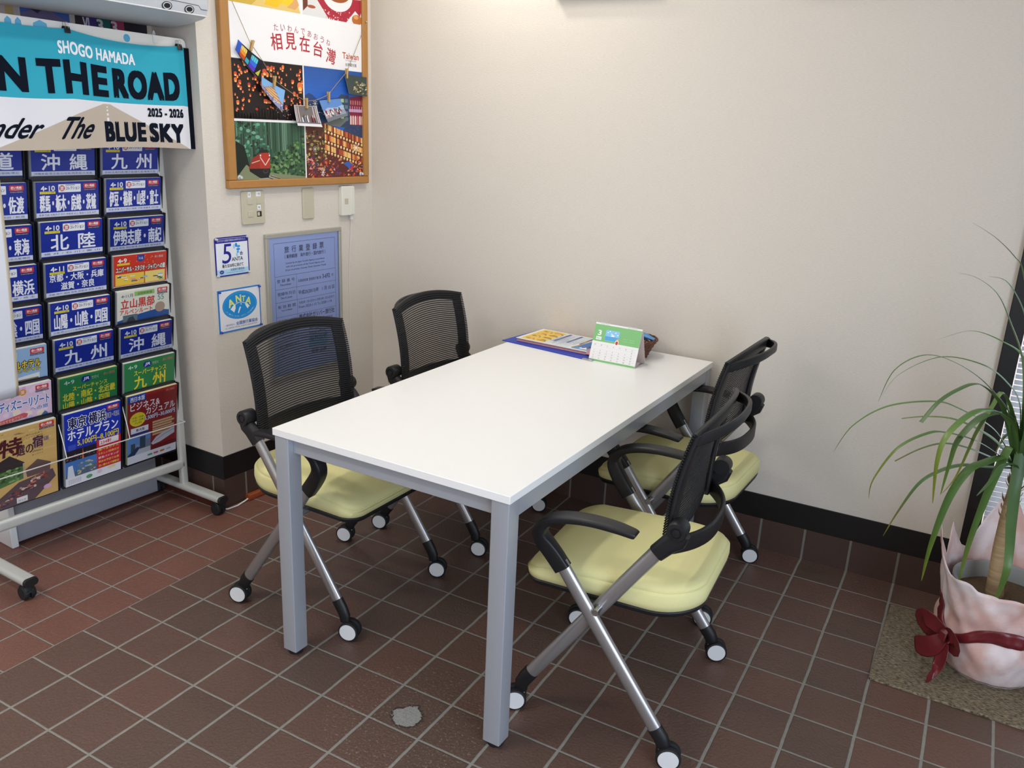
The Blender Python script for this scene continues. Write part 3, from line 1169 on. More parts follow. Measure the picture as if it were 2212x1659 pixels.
def redlogo(cv, x0, z0, x1, z1, bg=(206, 52, 54)):
    cv.rr(x0, z0, x1, z1, 0.003, bg, 2)
    w, h = x1 - x0, z1 - z0
    cv.text('赤い風船', x0 + w * 0.10, z0 + h * 0.36, x1 - w * 0.14, z1 - h * 0.18, (245, 238, 236), 3, bold=0.03)
    cv.line([(x0 + w * 0.12, z0 + h * 0.28), (x0 + w * 0.4, z0 + h * 0.16), (x0 + w * 0.85, z0 + h * 0.24)], h * 0.06, (245, 238, 236), 3)
    cv.rect(x0, z0 - h * 0.42, x1, z0 - h * 0.06, (30, 34, 74), 2)
    cv.text('日本旅行の国内旅行', x0 + w * 0.05, z0 - h * 0.34, x1 - w * 0.05, z0 - h * 0.14, (225, 225, 235), 3)


def one(t):
    return [(t, 0.028, -0.100, 0.186, -0.045)]


def wide(t):
    return [(t, 0.012, -0.101, 0.202, -0.045)]


def spread(a, b2):
    return [(a, 0.032, -0.101, 0.092, -0.047), (b2, 0.126, -0.101, 0.186, -0.047)]


def universal(cv):
    cv.rect(0, -PH, PW, 0, (206, 56, 42), 1)
    cv.text('4▸9', 0.016, -0.028, 0.050, -0.012, (245, 240, 235), 3, bold=0.03)
    cv.rect(0.013, -0.038, 0.062, -0.030, (232, 200, 60), 2)
    cv.poly([(0.092, -0.004), (0.120, -0.004), (0.120, -0.024), (0.106, -0.032), (0.092, -0.024)], (44, 70, 150), 2)
    cv.text('共通', 0.097, -0.022, 0.115, -0.012, (200, 214, 240), 3)
    cv.rr(0.158, -0.027, 0.202, -0.007, 0.003, (196, 60, 50), 2)
    cv.text('赤い風船', 0.162, -0.022, 0.198, -0.012, (240, 196, 190), 3)
    rnd = random.Random(5)
    for k in range(16):
        cv.ell(rnd.uniform(0.06, 0.16), rnd.uniform(-0.04, -0.006), 0.0016, 0.0016, rnd.choice([(240, 200, 80), (230, 120, 160), (240, 160, 80)]), 2, 6)
    cv.text('ユニバーサル・スタジオ・ジャパンへの旅', 0.008, -0.066, 0.206, -0.044, (250, 246, 240), 5, bold=0.02, out=((40, 20, 20), 0.08))
    cv.rect(0.006, -0.117, 0.120, -0.072, (236, 196, 70), 2)
    cv.rect(0.124, -0.117, 0.206, -0.072, (240, 214, 120), 2)
    for k in range(26):
        x0 = rnd.uniform(0.01, 0.185)
        z0 = rnd.uniform(-0.113, -0.078)
        cv.rect(x0, z0, x0 + rnd.uniform(0.01, 0.024), z0 + 0.004, rnd.choice([(150, 190, 226), (240, 150, 160), (250, 250, 244), (120, 180, 100), (60, 50, 110)]), 3)
    cv.rect(0.0, -0.135, PW, -0.119, (244, 240, 236), 2)
    for k in range(14):
        x0 = rnd.uniform(0.01, 0.19)
        cv.poly([(x0, -0.132), (x0 + 0.010, -0.130), (x0 + 0.006, -0.122)], rnd.choice([(206, 60, 50), (70, 140, 80), (60, 60, 90), (230, 180, 60)]), 3)


def tateyama(cv):
    cv.rect(0, -PH, PW, 0, (222, 222, 208), 1)
    cv.text('4▸11月', 0.016, -0.028, 0.062, -0.014, (60, 56, 50), 3)
    cv.rect(0.068, -0.026, 0.150, -0.008, (150, 190, 110), 2)
    cv.text('北陸新幹線', 0.080, -0.023, 0.140, -0.012, (50, 80, 50), 3)
    redlogo(cv, 0.162, -0.024, 0.205, -0.006)
    cv.text('立山黒部', 0.014, -0.072, 0.150, -0.034, (204, 52, 48), 4, bold=0.02)
    cv.text('アルペンルート', 0.010, -0.095, 0.142, -0.076, (204, 52, 48), 4, bold=0.02)
    cv.text('55', 0.164, -0.056, 0.190, -0.034, (60, 140, 120), 4)
    cv.poly([(0.0, -0.13), (PW, -0.13), (PW, -0.104), (0.16, -0.092), (0.09, -0.100), (0.0, -0.118)], (40, 82, 150), 2)
    cv.rect(0.022, -0.128, 0.080, -0.098, (96, 110, 120), 3)
    cv.poly([(0.034, -0.128), (0.046, -0.108), (0.062, -0.106), (0.074, -0.128)], (54, 62, 74), 4)
    cv.ell(0.174, -0.085, 0.021, 0.021, (170, 146, 128), 3)


def hotelspecial(cv):
    cv.rect(0, -PH, PW, 0, (150, 182, 216), 1)
    cv.text('4▸9', 0.016, -0.028, 0.050, -0.012, (50, 60, 90), 3)
    cv.rr(0.080, -0.038, 0.116, -0.010, 0.003, (224, 230, 238), 2)
    cv.line([(0.088, -0.026), (0.094, -0.016), (0.101, -0.024), (0.109, -0.020)], 0.002, (110, 140, 170), 3)
    redlogo(cv, 0.158, -0.026, 0.204, -0.008)
    cv.text('リーズナブルホテル', 0.006, -0.075, 0.190, -0.045, (236, 210, 60), 5, bold=0.025, out=((50, 50, 70), 0.10))
    cv.text('スペシャル', 0.112, -0.091, 0.190, -0.076, (236, 210, 60), 5, bold=0.025, out=((50, 50, 70), 0.10))
    cv.poly([(0.06, -0.135), (0.186, -0.135), (0.186, -0.100), (0.06, -0.112)], (226, 226, 224), 2)
    cv.rect(0.110, -0.132, 0.182, -0.116, (140, 124, 96), 3)
    cv.rect(0.070, -0.132, 0.104, -0.118, (110, 116, 110), 3)


def resort(cv):
    cv.rect(0, -PH, PW, 0, (226, 196, 216), 1)
    rnd = random.Random(9)
    for k in range(40):
        x0, z0 = rnd.uniform(0, 0.2), rnd.uniform(-0.13, -0.002)
        a = rnd.uniform(0.004, 0.014)
        cv.ell(min(x0, PW - a), min(z0, -a), a, a, rnd.choice([(236, 210, 226), (214, 170, 200), (240, 220, 200), (206, 190, 224)]), 1.2 + 0.01 * k, 10)
    cv.text('4▸10', 0.012, -0.028, 0.056, -0.013, (50, 50, 90), 3)
    cv.ell(0.084, -0.022, 0.012, 0.012, (214, 90, 130), 3)
    cv.text('春', 0.078, -0.028, 0.090, -0.016, (250, 240, 240), 4)
    cv.ell(0.118, -0.022, 0.012, 0.012, (224, 150, 70), 3)
    cv.text('夏', 0.112, -0.028, 0.124, -0.016, (250, 240, 240), 4)
    redlogo(cv, 0.160, -0.026, 0.204, -0.008)
    cv.text('東京ディズニーリゾート', 0.004, -0.082, 0.204, -0.044, (64, 100, 180), 5, bold=0.022, out=((250, 250, 250), 0.07))
    cv.text('への旅', 0.140, -0.100, 0.200, -0.085, (64, 100, 180), 5, bold=0.022, out=((250, 250, 250), 0.07))
    cv.poly([(0.01, -0.116), (0.118, -0.100), (0.132, -0.106), (0.128, -0.118), (0.01, -0.131)], (206, 90, 96), 3)
    cv.text('春夏のおすすめプラン', 0.02, -0.124, 0.115, -0.111, (240, 216, 170), 4, rot=0.10)
    cv.poly([(0.17, -0.134), (0.20, -0.134), (0.196, -0.118), (0.188, -0.112), (0.18, -0.12)], (70, 120, 160), 3)


def green(cv, lines):
    cv.rect(0, -PH, PW, 0, (46, 130, 76), 1)
    cv.text('4▸9', 0.016, -0.030, 0.052, -0.014, (214, 232, 226), 3)
    cv.rr(0.078, -0.034, 0.112, -0.010, 0.010, (34, 50, 140), 2)
    cv.text('JR', 0.084, -0.029, 0.106, -0.015, (240, 240, 245), 3, bold=0.03, shear=0.2)
    cv.text('で行く', 0.115, -0.029, 0.142, -0.016, (224, 232, 200), 3)
    cv.text('赤い風船', 0.160, -0.024, 0.204, -0.012, (220, 110, 110), 3)
    for (t, x0, z0, x1, z1) in lines:
        cv.text(t, x0, z0, x1, z1, (232, 214, 56), 4, bold=0.022)
    cv.rect(0, -0.135, PW, -0.128, (40, 70, 150), 2)


def ryokan(cv):
    cv.rect(0, -PH, PW, 0, (214, 176, 108), 1)
    rnd = random.Random(3)
    for k in range(60):
        x0, z0 = rnd.uniform(0.0, 0.19), rnd.uniform(-0.12, -0.01)
        cv.rect(x0, z0, x0 + 0.02, z0 + 0.006, rnd.choice([(220, 184, 118), (206, 168, 98), (224, 194, 130)]), 1.1)
    redlogo(cv, 0.156, -0.022, 0.206, -0.004)
    cv.text('4▸10', 0.008, -0.046, 0.038, -0.034, (40, 36, 34), 3, bold=0.02)
    cv.text('特', 0.020, -0.098, 0.092, -0.034, (84, 30, 40), 4, bold=0.03, shear=0.1)
    cv.text('選の', 0.078, -0.108, 0.132, -0.070, (74, 40, 56), 4, bold=0.02)
    cv.text('宿', 0.132, -0.092, 0.166, -0.050, (84, 50, 80), 4, bold=0.03)
    cv.rect(0.170, -0.076, 0.186, -0.060, (90, 60, 100), 3)
    cv.text('西日', 0.171, -0.075, 0.185, -0.061, (220, 200, 180), 4)
    for i, t in enumerate(['憧れの名湯で', 'くつろぎの時間', '憧れのお部屋', '寛ぎの温泉', '旬の味覚を', 'ゆったりと']):
        z = -0.034 - i * 0.011 if i < 2 else -0.080 - (i - 2) * 0.012
        cv.text(t, 0.110 if i < 2 else 0.128, z - 0.006, 0.166, z, (120, 96, 70), 3)
    cv.poly([(0.0, -0.155), (0.0, -0.120), (0.055, -0.098), (0.102, -0.138), (0.102, -0.150)], (58, 48, 50), 2)
    cv.poly([(0.0, -0.150), (0.096, -0.146), (0.096, -0.200), (0.0, -0.215)], (84, 120, 70), 2)
    for k in range(70):
        x0, z0 = rnd.uniform(0.0, 0.085), rnd.uniform(-0.20, -0.152)
        cv.ell(x0 + 0.004, z0, 0.006, 0.004, rnd.choice([(70, 110, 60), (110, 150, 86), (54, 84, 50), (136, 168, 104)]), 2.2 + 0.004 * k, 7)
    cv.rect(0.096, -0.200, 0.102, -0.140, (190, 170, 150), 2.6)
    cv.poly([(0.104, -0.168), (0.145, -0.140), (0.190, -0.166), (0.186, -0.200), (0.108, -0.200)], (110, 86, 84), 2.6)
    cv.poly([(0.0, -0.297), (0.0, -0.262), (0.080, -0.210), (0.196, -0.196), (0.206, -0.230), (0.130, -0.297)], (98, 80, 84), 2.7)
    for k in range(70):
        u = rnd.random()
        x0 = 0.010 + 0.150 * u + rnd.uniform(-0.01, 0.02)
        z0 = -0.283 + 0.075 * u + rnd.uniform(-0.014, 0.014)
        cv.ell(x0, z0, rnd.uniform(0.004, 0.011), rnd.uniform(0.003, 0.006), rnd.choice([(150, 70, 56), (196, 116, 96), (92, 60, 56), (206, 150, 126), (120, 90, 84), (72, 66, 90), (220, 196, 180)]), 2.8 + 0.004 * k, 8)
    cv.ell(0.176, -0.262, 0.014, 0.009, (220, 176, 206), 3.6)
    cv.rect(0.070, -0.292, 0.106, -0.270, (236, 232, 230), 3.6)
    cv.text('西日本', 0.075, -0.288, 0.101, -0.280, (100, 100, 110), 4)


def hotelplan(cv):
    cv.rect(0, -0.190, PW, 0, (26, 52, 176), 1)
    cv.rect(0, -PH, PW, -0.190, (232, 232, 238), 1)
    redlogo(cv, 0.160, -0.024, 0.206, -0.008)
    cv.text('東京', 0.014, -0.064, 0.080, -0.018, (30, 34, 84), 5, bold=0.025, out=((245, 245, 250), 0.07))
    cv.text('横浜', 0.090, -0.064, 0.154, -0.018, (30, 34, 84), 5, bold=0.025, out=((245, 245, 250), 0.07))
    cv.text('千葉・埼玉', 0.154, -0.058, 0.206, -0.038, (30, 34, 84), 5, bold=0.02, out=((245, 245, 250), 0.06))
    cv.text('ホテルプラン', 0.012, -0.110, 0.202, -0.068, (245, 245, 248), 4, bold=0.025)
    cv.text('5,100円~8,100円', 0.046, -0.140, 0.204, -0.114, (234, 214, 60), 4, bold=0.025)
    cv.rect(0.012, -0.152, 0.040, -0.128, (60, 84, 190), 2)
    cv.rect(0.0, -0.195, 0.118, -0.150, (38, 34, 48), 2)
    cv.poly([(0.062, -0.195), (0.0655, -0.150), (0.069, -0.195)], (224, 110, 50), 3)
    rnd = random.Random(21)
    for k in range(50):
        x0, z0 = rnd.uniform(0.0, 0.114), rnd.uniform(-0.193, -0.170)
        cv.rect(x0, z0, x0 + 0.003, z0 + 0.002, rnd.choice([(220, 170, 90), (150, 120, 90), (90, 90, 120)]), 2.5)
    cv.rect(0.0, -0.262, 0.118, -0.195, (70, 122, 190), 2)
    cv.poly([(0.0, -0.262), (0.0, -0.250), (0.05, -0.238), (0.118, -0.230), (0.118, -0.262)], (86, 110, 130), 2.4)
    cv.poly([(0.006, -0.262), (0.010, -0.214), (0.026, -0.212), (0.034, -0.262)], (222, 228, 234), 2.8)
    for k in range(40):
        x0, z0 = rnd.uniform(0.04, 0.108), rnd.uniform(-0.258, -0.212)
        cv.rect(x0, z0, x0 + 0.008, z0 + 0.005, rnd.choice([(190, 196, 190), (120, 130, 120), (96, 140, 90), (200, 180, 150)]), 2.6 + 0.002 * k)
    cv.rect(0.118, -0.262, 0.213, -0.140, (206, 42, 60), 2)
    cv.rect(0.128, -0.166, 0.204, -0.142, (240, 236, 236), 3)
    cv.text('234軒', 0.132, -0.162, 0.176, -0.146, (206, 42, 60), 4, bold=0.02)
    for i in range(5):
        z = -0.178 - i * 0.017
        cv.text(['選べるホテル', 'うれしい特典付き', '朝食バイキング', '早めの予約でお得', '添い寝のお子様歓迎'][i], 0.124, z - 0.010, 0.205, z, (236, 206, 80) if i != 2 else (246, 220, 220), 3, bold=0.02)
    for i in range(7):
        cv.rect(0.010 + 0.007 * i, -0.290, 0.015 + 0.007 * i, -0.270, (206, 206, 212), 2)
    cv.ell(0.088, -0.280, 0.012, 0.008, (96, 160, 110), 3)
    cv.ell(0.128, -0.274, 0.010, 0.008, (226, 200, 206), 3)
    cv.ell(0.176, -0.270, 0.016, 0.006, (236, 220, 150), 3)


def business(cv):
    cv.rect(0, -0.262, PW, 0, (150, 40, 42), 1)
    cv.rect(0, -PH, PW, -0.262, (232, 232, 236), 1)
    cv.rect(0.0, -0.032, 0.078, 0, (40, 66, 150), 2)
    cv.text('西日本版', 0.012, -0.028, 0.072, -0.008, (240, 240, 245), 3, bold=0.02)
    cv.rr(0.160, -0.022, 0.204, -0.006, 0.003, (160, 50, 50), 2)
    cv.text('赤い風船', 0.164, -0.018, 0.200, -0.010, (226, 160, 156), 3)
    cv.text('ビジネス&', 0.012, -0.066, 0.136, -0.034, (245, 240, 240), 4, bold=0.02)
    cv.text('カジュアル', 0.078, -0.096, 0.204, -0.066, (245, 240, 240), 4, bold=0.02)
    cv.text('5,500円~30,000円', 0.072, -0.122, 0.204, -0.102, (236, 230, 236), 4, bold=0.025, out=((60, 50, 110), 0.08))
    cv.ell(0.043, -0.107, 0.034, 0.030, (232, 212, 60), 3)
    for i, t in enumerate(['中国・四国', '九州・近畿', '九州']):
        cv.text(t, 0.020 + 0.008 * (i == 2), -0.102 - i * 0.012, 0.066 - 0.008 * (i == 2), -0.094 - i * 0.012, (70, 50, 30), 4)
    cv.rect(0.014, -0.166, 0.088, -0.142, (236, 234, 236), 3)
    cv.text('新大阪', 0.036, -0.160, 0.072, -0.148, (40, 40, 50), 4, bold=0.02)
    cv.rect(0.014, -0.174, 0.088, -0.166, (50, 60, 140), 3)
    for i in range(6):
        cv.rect(0.106, -0.144 - i * 0.011, 0.192 + 0.01 * (i % 2), -0.136 - i * 0.011, (220, 184, 140), 3)
    cv.rect(0.0, -0.262, 0.098, -0.176, (104, 150, 206), 2)
    for (x0, w, h, c) in ((0.014, 0.018, 0.040, (70, 84, 100)), (0.052, 0.024, 0.062, (60, 76, 92)), (0.036, 0.014, 0.032, (150, 160, 170)), (0.078, 0.018, 0.046, (120, 134, 146))):
        cv.rect(x0, -0.250, x0 + w, -0.250 + h, c, 3)
    cv.poly([(0.0, -0.262), (0.0, -0.256), (0.040, -0.228), (0.054, -0.232), (0.030, -0.262)], (40, 60, 96), 4)
    cv.rect(0.030, -0.262, 0.098, -0.240, (196, 200, 206), 3.5)
    cv.poly([(0.100, -0.232), (0.122, -0.208), (0.160, -0.194), (0.204, -0.186), (0.204, -0.214), (0.140, -0.236), (0.108, -0.240)], (206, 204, 210), 4)
    cv.line([(0.112, -0.228), (0.160, -0.206), (0.204, -0.196)], 0.002, (120, 120, 140), 5)
    cv.rect(0.10, -0.262, PW, -0.244, (120, 34, 38), 2.5)
    for x0, c in ((0.086, (90, 160, 110)), (0.112, (214, 90, 110)), (0.140, (206, 120, 60)), (0.168, (190, 190, 196))):
        cv.rect(x0, -0.284, x0 + 0.020, -0.276, c, 3)


COVERS = [
    [lambda c: blue_cover(c, '4▸10', spread('北', '道')[1:] + [('海', 0.07, -0.101, 0.118, -0.047), ('北', 0.012, -0.101, 0.06, -0.047)], '札幌/小樽/函館/旭川/知床/釧路/帯広'),
     lambda c: blue_cover(c, '4▸10', spread('沖', '縄'), '沖縄本島/宮古島/石垣島/西表島/久米島'),
     lambda c: blue_cover(c, '4▸10', spread('九', '州'), '壱岐/五島列島/種子島/屋久島/奄美大島')],
    [lambda c: blue_cover(c, '4▸10', wide('東北・新潟・佐渡'), '宮城 / 山形 / 青森 / 秋田 / 新潟'),
     lambda c: blue_cover(c, '4▸10', wide('群馬・栃木・房総・茨城'), '草津 万座 北軽井沢 四万 伊香保 水上 鬼怒川 日光 水戸'),
     lambda c: blue_cover(c, '4▸10', wide('伊豆・箱根・山梨・富士'), '熱海 伊東 北川 熱川 稲取 下田 修善寺 河口湖')],
    [lambda c: blue_cover(c, '4▸10', wide('信州・高山・東海'), '奥飛騨/平湯/上高地/下呂/名古屋/静岡'),
     lambda c: blue_cover(c, '4▸10', spread('北', '陸'), '福 井 / 石 川 / 富 山'),
     lambda c: blue_cover(c, '4▸10', wide('伊勢志摩・南紀'), '鳥羽 賢島 南紀勝浦 白浜温泉 龍神温泉')],
    [lambda c: blue_cover(c, '4▸10', [('東京・横浜', 0.03, -0.103, 0.202, -0.050)], '東 京 / 横 浜 / 千 葉 / 埼 玉'),
     lambda c: blue_cover(c, '4▸11', [('京都・大阪・兵庫', 0.012, -0.068, 0.202, -0.040), ('滋賀・奈良', 0.050, -0.100, 0.168, -0.072)], '京都 神戸 城崎 有馬 琵琶湖 奈良 天橋立'),
     universal],
    [lambda c: blue_cover(c, '4▸10', wide('山陽・山陰・四国'), '広島/岡山/山口/鳥取/愛媛/香川/高知/徳島'),
     lambda c: blue_cover(c, '4▸10', wide('山陽・山陰・四国'), '広島/岡山/山口/島根/鳥取/愛媛/香川/高知'),
     tateyama],
    [hotelspecial,
     lambda c: blue_cover(c, '4▸10', spread('九', '州'), '壱岐/五島列島/種子島/屋久島/奄美大島'),
     lambda c: blue_cover(c, '4▸10', spread('沖', '縄'), '沖縄本島/宮古島/石垣島/西表島/久米島')],
    [resort,
     lambda c: green(c, [('スーパーチャンス', 0.046, -0.060, 0.174, -0.042), ('北陸・南紀・北近畿', 0.010, -0.094, 0.204, -0.064), ('山陽・山陰・四国', 0.010, -0.124, 0.182, -0.098)]),
     lambda c: green(c, [('スーパーチャンス', 0.040, -0.062, 0.176, -0.040), ('九', 0.040, -0.118, 0.092, -0.066), ('州', 0.118, -0.118, 0.172, -0.066)])],
    [ryokan, hotelplan, business],
]
BL = [
    ['blue Hokkaido brochure with white title in the left column just under the banner', 'blue Okinawa brochure with white title in the middle column just under the banner', 'blue Kyushu brochure with white title in the right column just under the banner'],
    ['blue brochure with a white title ending in Sado, left column, second pocket down', 'blue brochure titled Gunma Tochigi Boso Ibaraki in white, middle column', 'blue brochure titled Izu Hakone Yamanashi Fuji in white, right column'],
    ['blue brochure with a white title ending in Takayama Tokai, left column', 'blue Hokuriku brochure with two large white characters, middle column', 'blue brochure titled Ise-Shima Nanki, above the red brochure'],
    ['blue Tokyo Yokohama brochure partly behind the hanging cream paper, left column', 'blue brochure with two title lines from Kyoto to Nara, middle column', 'red theme park trip brochure with yellow boxes, right column'],
    ['blue Sanyo Sanin Shikoku brochure beside the hanging cream paper, left column', 'blue Sanyo Sanin Shikoku brochure fully seen in the middle column', 'cream brochure with red Tateyama Kurobe title under the red one'],
    ['pale blue brochure with yellow hotel title, left column', 'blue Kyushu brochure low in the middle column, above a green one', 'blue Okinawa brochure low in the right column, above a green one'],
    ['pink resort trip brochure with blue lettering, left column', 'green brochure with three yellow title lines, middle column', 'green Kyushu brochure with two large yellow characters, right column'],
    ['tan brochure with dark brush title and inn photos, lowest left pocket', 'blue hotel plan brochure with yellow prices and bay photos, lowest middle pocket', 'red business brochure with a white train and yellow oval, lowest right pocket'],
]
for r in range(8):
    for cidx in range(3):
        cv = Canvas()
        COVERS[r][cidx](cv)
        mb = MB()
        T = 0.0125
        mb.box(0, PW, 0, T, -PH, 0, lin((236, 234, 228) if (r, cidx) not in ((6, 1), (7, 2)) else (226, 220, 170)))
        cv.into(mb, lambda x, z, l: (x, -l, z))
        if r == 7:
            mb.xf(lambda x, y, z: (x, y, z * 0.945))
        else:
            mb.xf(lambda x, y, z: (x, y, z * 0.925))
        o = mb.build('brochure_stack', MT['print'])
        # local x -> rack +y, local -y -> rack +x, leaning forward at the top
        Lm = Matrix.Translation((XT, COLY[cidx] - PW / 2, ROWZ[r] - (0.004 if (r + cidx) % 3 else 0.0))) @ Matrix.Rotation(PI / 2, 4, 'Z') @ Matrix.Rotation(TILT, 4, 'X')
        mw = RM @ Lm
        o.location = mw.to_translation()
        o.rotation_euler = mw.to_euler()
        tag(o, BL[r][cidx], 'brochure', 'travel brochures in the rack pockets')

# low grey metal box on the floor behind the rack
gb = thing('floor_heater', 'low grey metal box on the floor behind the brochure rack', 'heater', (-0.360, -0.950, 0), -0.062)
mb = MB()
mb.box(-0.10, 0, -0.565, 0, 0.012, 0.40)
mb.build('casing', MT['greysteel'], gb, bevel=0.003)
mb = MB()
mb.box(0.0, 0.003, -0.560, -0.004, 0.02, 0.165)
mb.build('kick_panel', MT['greysteel'], gb, bevel=0.001)
mb = MB()
mb.box(-0.105, 0.012, -0.590, -0.565, 0.0, 0.40)
mb.build('side_panel', MT['white'], gb, bevel=0.004)

# ------------------------------------------------------------------ banner towel, white sheet behind it, clips
BXB, BYB = -0.088, -0.882


def bpt(u, z, d):
    """u from the right end along the banner, d out of it"""
    return (BXB - 0.03 * u + d, BYB - u, z)


BTOP, BBOT, BLEN = 1.716, 1.379, 0.80


def top_sag(u):
    clips = [0.035, 0.435, 0.79]
    for a0, b0 in zip(clips[:-1], clips[1:]):
        if a0 <= u <= b0:
            t = (u - a0) / (b0 - a0)
            return -0.016 * 4 * t * (1 - t) * (1.0 if a0 < 0.1 else 0.6)
    return -0.004


def towel(x, z, l):
    """x from the left end, z 0..1 over the height"""
    u = BLEN - x
    v = z
    zz = BBOT + (BTOP + 0.020 * (u / BLEN) * 1.0 + top_sag(u) - BBOT) * v + 0.006 * math.sin(u * 7) * (1 - v)
    d = 0.0045 * math.sin(u * 15 + 0.6) * (1.15 - v) + 0.0010 * math.sin(u * 31 + 2 * v)
    d += 0.004
    return bpt(u, zz, d + l * 1.0)


H_ = 0.337
cv = Canvas()
nx, nz = 64, 16
mb = MB()


def towel_grid(x0, x1, z0, z1, rgb, lay, n1=48, n2=10):
    for i in range(n1):
        for j in range(n2):
            xa, xb = x0 + (x1 - x0) * i / n1, x0 + (x1 - x0) * (i + 1) / n1
            za, zb = z0 + (z1 - z0) * j / n2, z0 + (z1 - z0) * (j + 1) / n2
            mb.add([towel(xa, za, lay * 0.00022), towel(xb, za, lay * 0.00022), towel(xb, zb, lay * 0.00022), towel(xa, zb, lay * 0.00022)], [(0, 1, 2, 3)], lin(rgb))


towel_grid(0, BLEN - 0.022, 0.425, 1.0, (58, 168, 190), 0)
towel_grid(0, BLEN - 0.022, 0.0, 0.425, (226, 224, 228), 0)
towel_grid(BLEN - 0.022, BLEN, 0.0, 1.0, (16, 20, 30), 0, 3, 16)
towel_back = len(mb.f)
towel_grid(0, BLEN, 0.0, 1.0, (200, 205, 210), -12)
cv = Canvas()
hx = 0.475
N = 24
for i in range(N):      # the road, in narrow strips so that it follows the cloth
    zt0, zt1 = 0.405 * i / N, 0.405 * (i + 1) / N
    f0, f1 = 1 - zt0 / 0.405, 1 - zt1 / 0.405
    for k in range(30):
        def X(f, kk):
            l, r_ = hx - 0.012 - 0.36 * f, hx + 0.012 + 0.285 * f
            return l + (r_ - l) * kk / 30
        cv.poly([(X(f0, k), zt0), (X(f0, k + 1), zt0), (X(f1, k + 1), zt1), (X(f1, k), zt1)], (190, 176, 160), 3)
for k, (z0, z1) in enumerate(((0.37, 0.385), (0.34, 0.355), (0.30, 0.32), (0.245, 0.28))):
    cv.rect(hx - 0.002 - 0.0006 * k, z0, hx + 0.002 + 0.0006 * k, z1, (232, 230, 232), 4)
NAVY = (18, 24, 36)
cv.BX = 0.337
cv.text('SHOGO HAMADA', 0.330, 0.80, 0.585, 0.90, (236, 240, 244), 6, bold=0.035, track=0.06)
cv.text('ON', 0.040, 0.485, 0.222, 0.735, NAVY, 6, bold=0.06, track=0.12)
cv.text('THE', 0.262, 0.485, 0.480, 0.735, NAVY, 6, bold=0.06, track=0.14)
cv.text('ROAD', 0.508, 0.485, 0.744, 0.735, NAVY, 6, bold=0.06, track=0.16)
cv.text('2025 - 2026', 0.620, 0.31, 0.754, 0.39, NAVY, 6, bold=0.05, track=0.10)
cv.text('Under', 0.045, 0.10, 0.235, 0.26, NAVY, 6, bold=0.029, shear=0.25)
cv.text('The', 0.292, 0.09, 0.400, 0.27, NAVY, 6, bold=0.029, shear=0.25)
cv.text('BLUE', 0.464, 0.065, 0.604, 0.235, NAVY, 6, bold=0.065, track=0.14)
cv.text('SKY', 0.624, 0.065, 0.748, 0.235, NAVY, 6, bold=0.065, track=0.10)
cv.into(mb, towel)
o = mb.build('banner_towel', MT['cloth'], smooth=False)
tag(o, 'turquoise and white concert towel with a road picture hung above the brochures', 'towel')
mb = MB()


def sheet(x, z, l):
    u = BLEN - x
    return bpt(u, z, -0.006 + l)


pts = [(-0.02, 1.45)] + [(BLEN - 0.004, 1.45)]
for k in range(9):
    a = math.radians(90 * k / 8)
    pts.append((BLEN - 0.022 + 0.018 * math.cos(a), 1.727 + 0.018 * math.sin(a) - 0.004))
pts.append((-0.02, 1.748))
n = len(pts)
mb.add([sheet(x, z, 0) for x, z in pts] + [sheet(x, z, -0.0025) for x, z in pts],
       [tuple(range(n)), tuple(range(n, 2 * n))[::-1]] + [(i, n + i, n + (i + 1) % n, (i + 1) % n) for i in range(n)], lin((232, 228, 220)))
cv = Canvas()
for (x0, w_) in ((0.10, 0.03), (0.185, 0.024), (0.215, 0.022), (0.265, 0.05)):
    cv.poly([(x0, 1.69), (x0 + w_, 1.69), (x0 + w_ * 0.9, 1.734), (x0 + w_ * 0.5, 1.742), (x0 + w_ * 0.1, 1.732)], (96, 176, 212), 1)
cv.ell(0.572, 1.722, 0.012, 0.012, (80, 170, 206), 1)
cv.into(mb, sheet)
tag(mb.build('white_sheet', MT['print']), 'white sheet with blue motifs behind the turquoise towel, only its top edge showing', 'sheet')
for i, (u, lb) in enumerate(((0.437, 'black binder clip on the top edge of the towel, nearer its middle'), (0.040, 'black binder clip at the right end of the towel top'))):
    zt = BTOP + 0.020 * u / BLEN + top_sag(u)
    bc = thing('binder_clip', lb, 'clip', bpt(u, zt, 0.004), -PI / 2 + 1.541 + 0.0, 'binder clips on the towel')
    bc.rotation_euler = (0, 0, -0.03)
    mb = MB()
    mb.sweep([(0.0075, 0, -0.013), (0.0055, 0, 0.0), (0.0022, 0, 0.006), (-0.0045, 0, 0.006), (-0.0075, 0, 0.0), (-0.0095, 0, -0.013)], rrect(0.0185, 0.0008, 0.0003, 2), side=(0, 1, 0))
    mb.build('clip_body', MT['black'], bc, smooth=True)
    for sg in (-1, 1):
        mb = MB()
        x0 = 0.0065 if sg > 0 else -0.0085
        mb.tube([(x0, -0.006, -0.012), (x0 - sg * 0.002, -0.0045, 0.004), (x0 - sg * 0.001, -0.005, 0.014), (x0 - sg * 0.001, -0.0035, 0.0175), (x0 - sg * 0.001, 0, 0.019), (x0 - sg * 0.001, 0.0035, 0.0175), (x0 - sg * 0.001, 0.005, 0.014), (x0 - sg * 0.002, 0.0045, 0.004), (x0, 0.006, -0.012)], 0.0006, 6)
        mb.build('clip_lever', MT['steel'], bc, smooth=True)
mb = MB()
u = 0.125
mb.tube([bpt(u + 0.012 * math.cos(t) * 0.7, 1.735 + 0.020 * math.sin(t), 0.006 * math.cos(t) - 0.007) for t in [2 * PI * k / 24 + 0.3 for k in range(25)]], 0.0014, 8)
tag(mb.build('hanging_ring', MT['white'], smooth=True), 'thin white plastic ring holding the sheet between the two clips', 'ring')

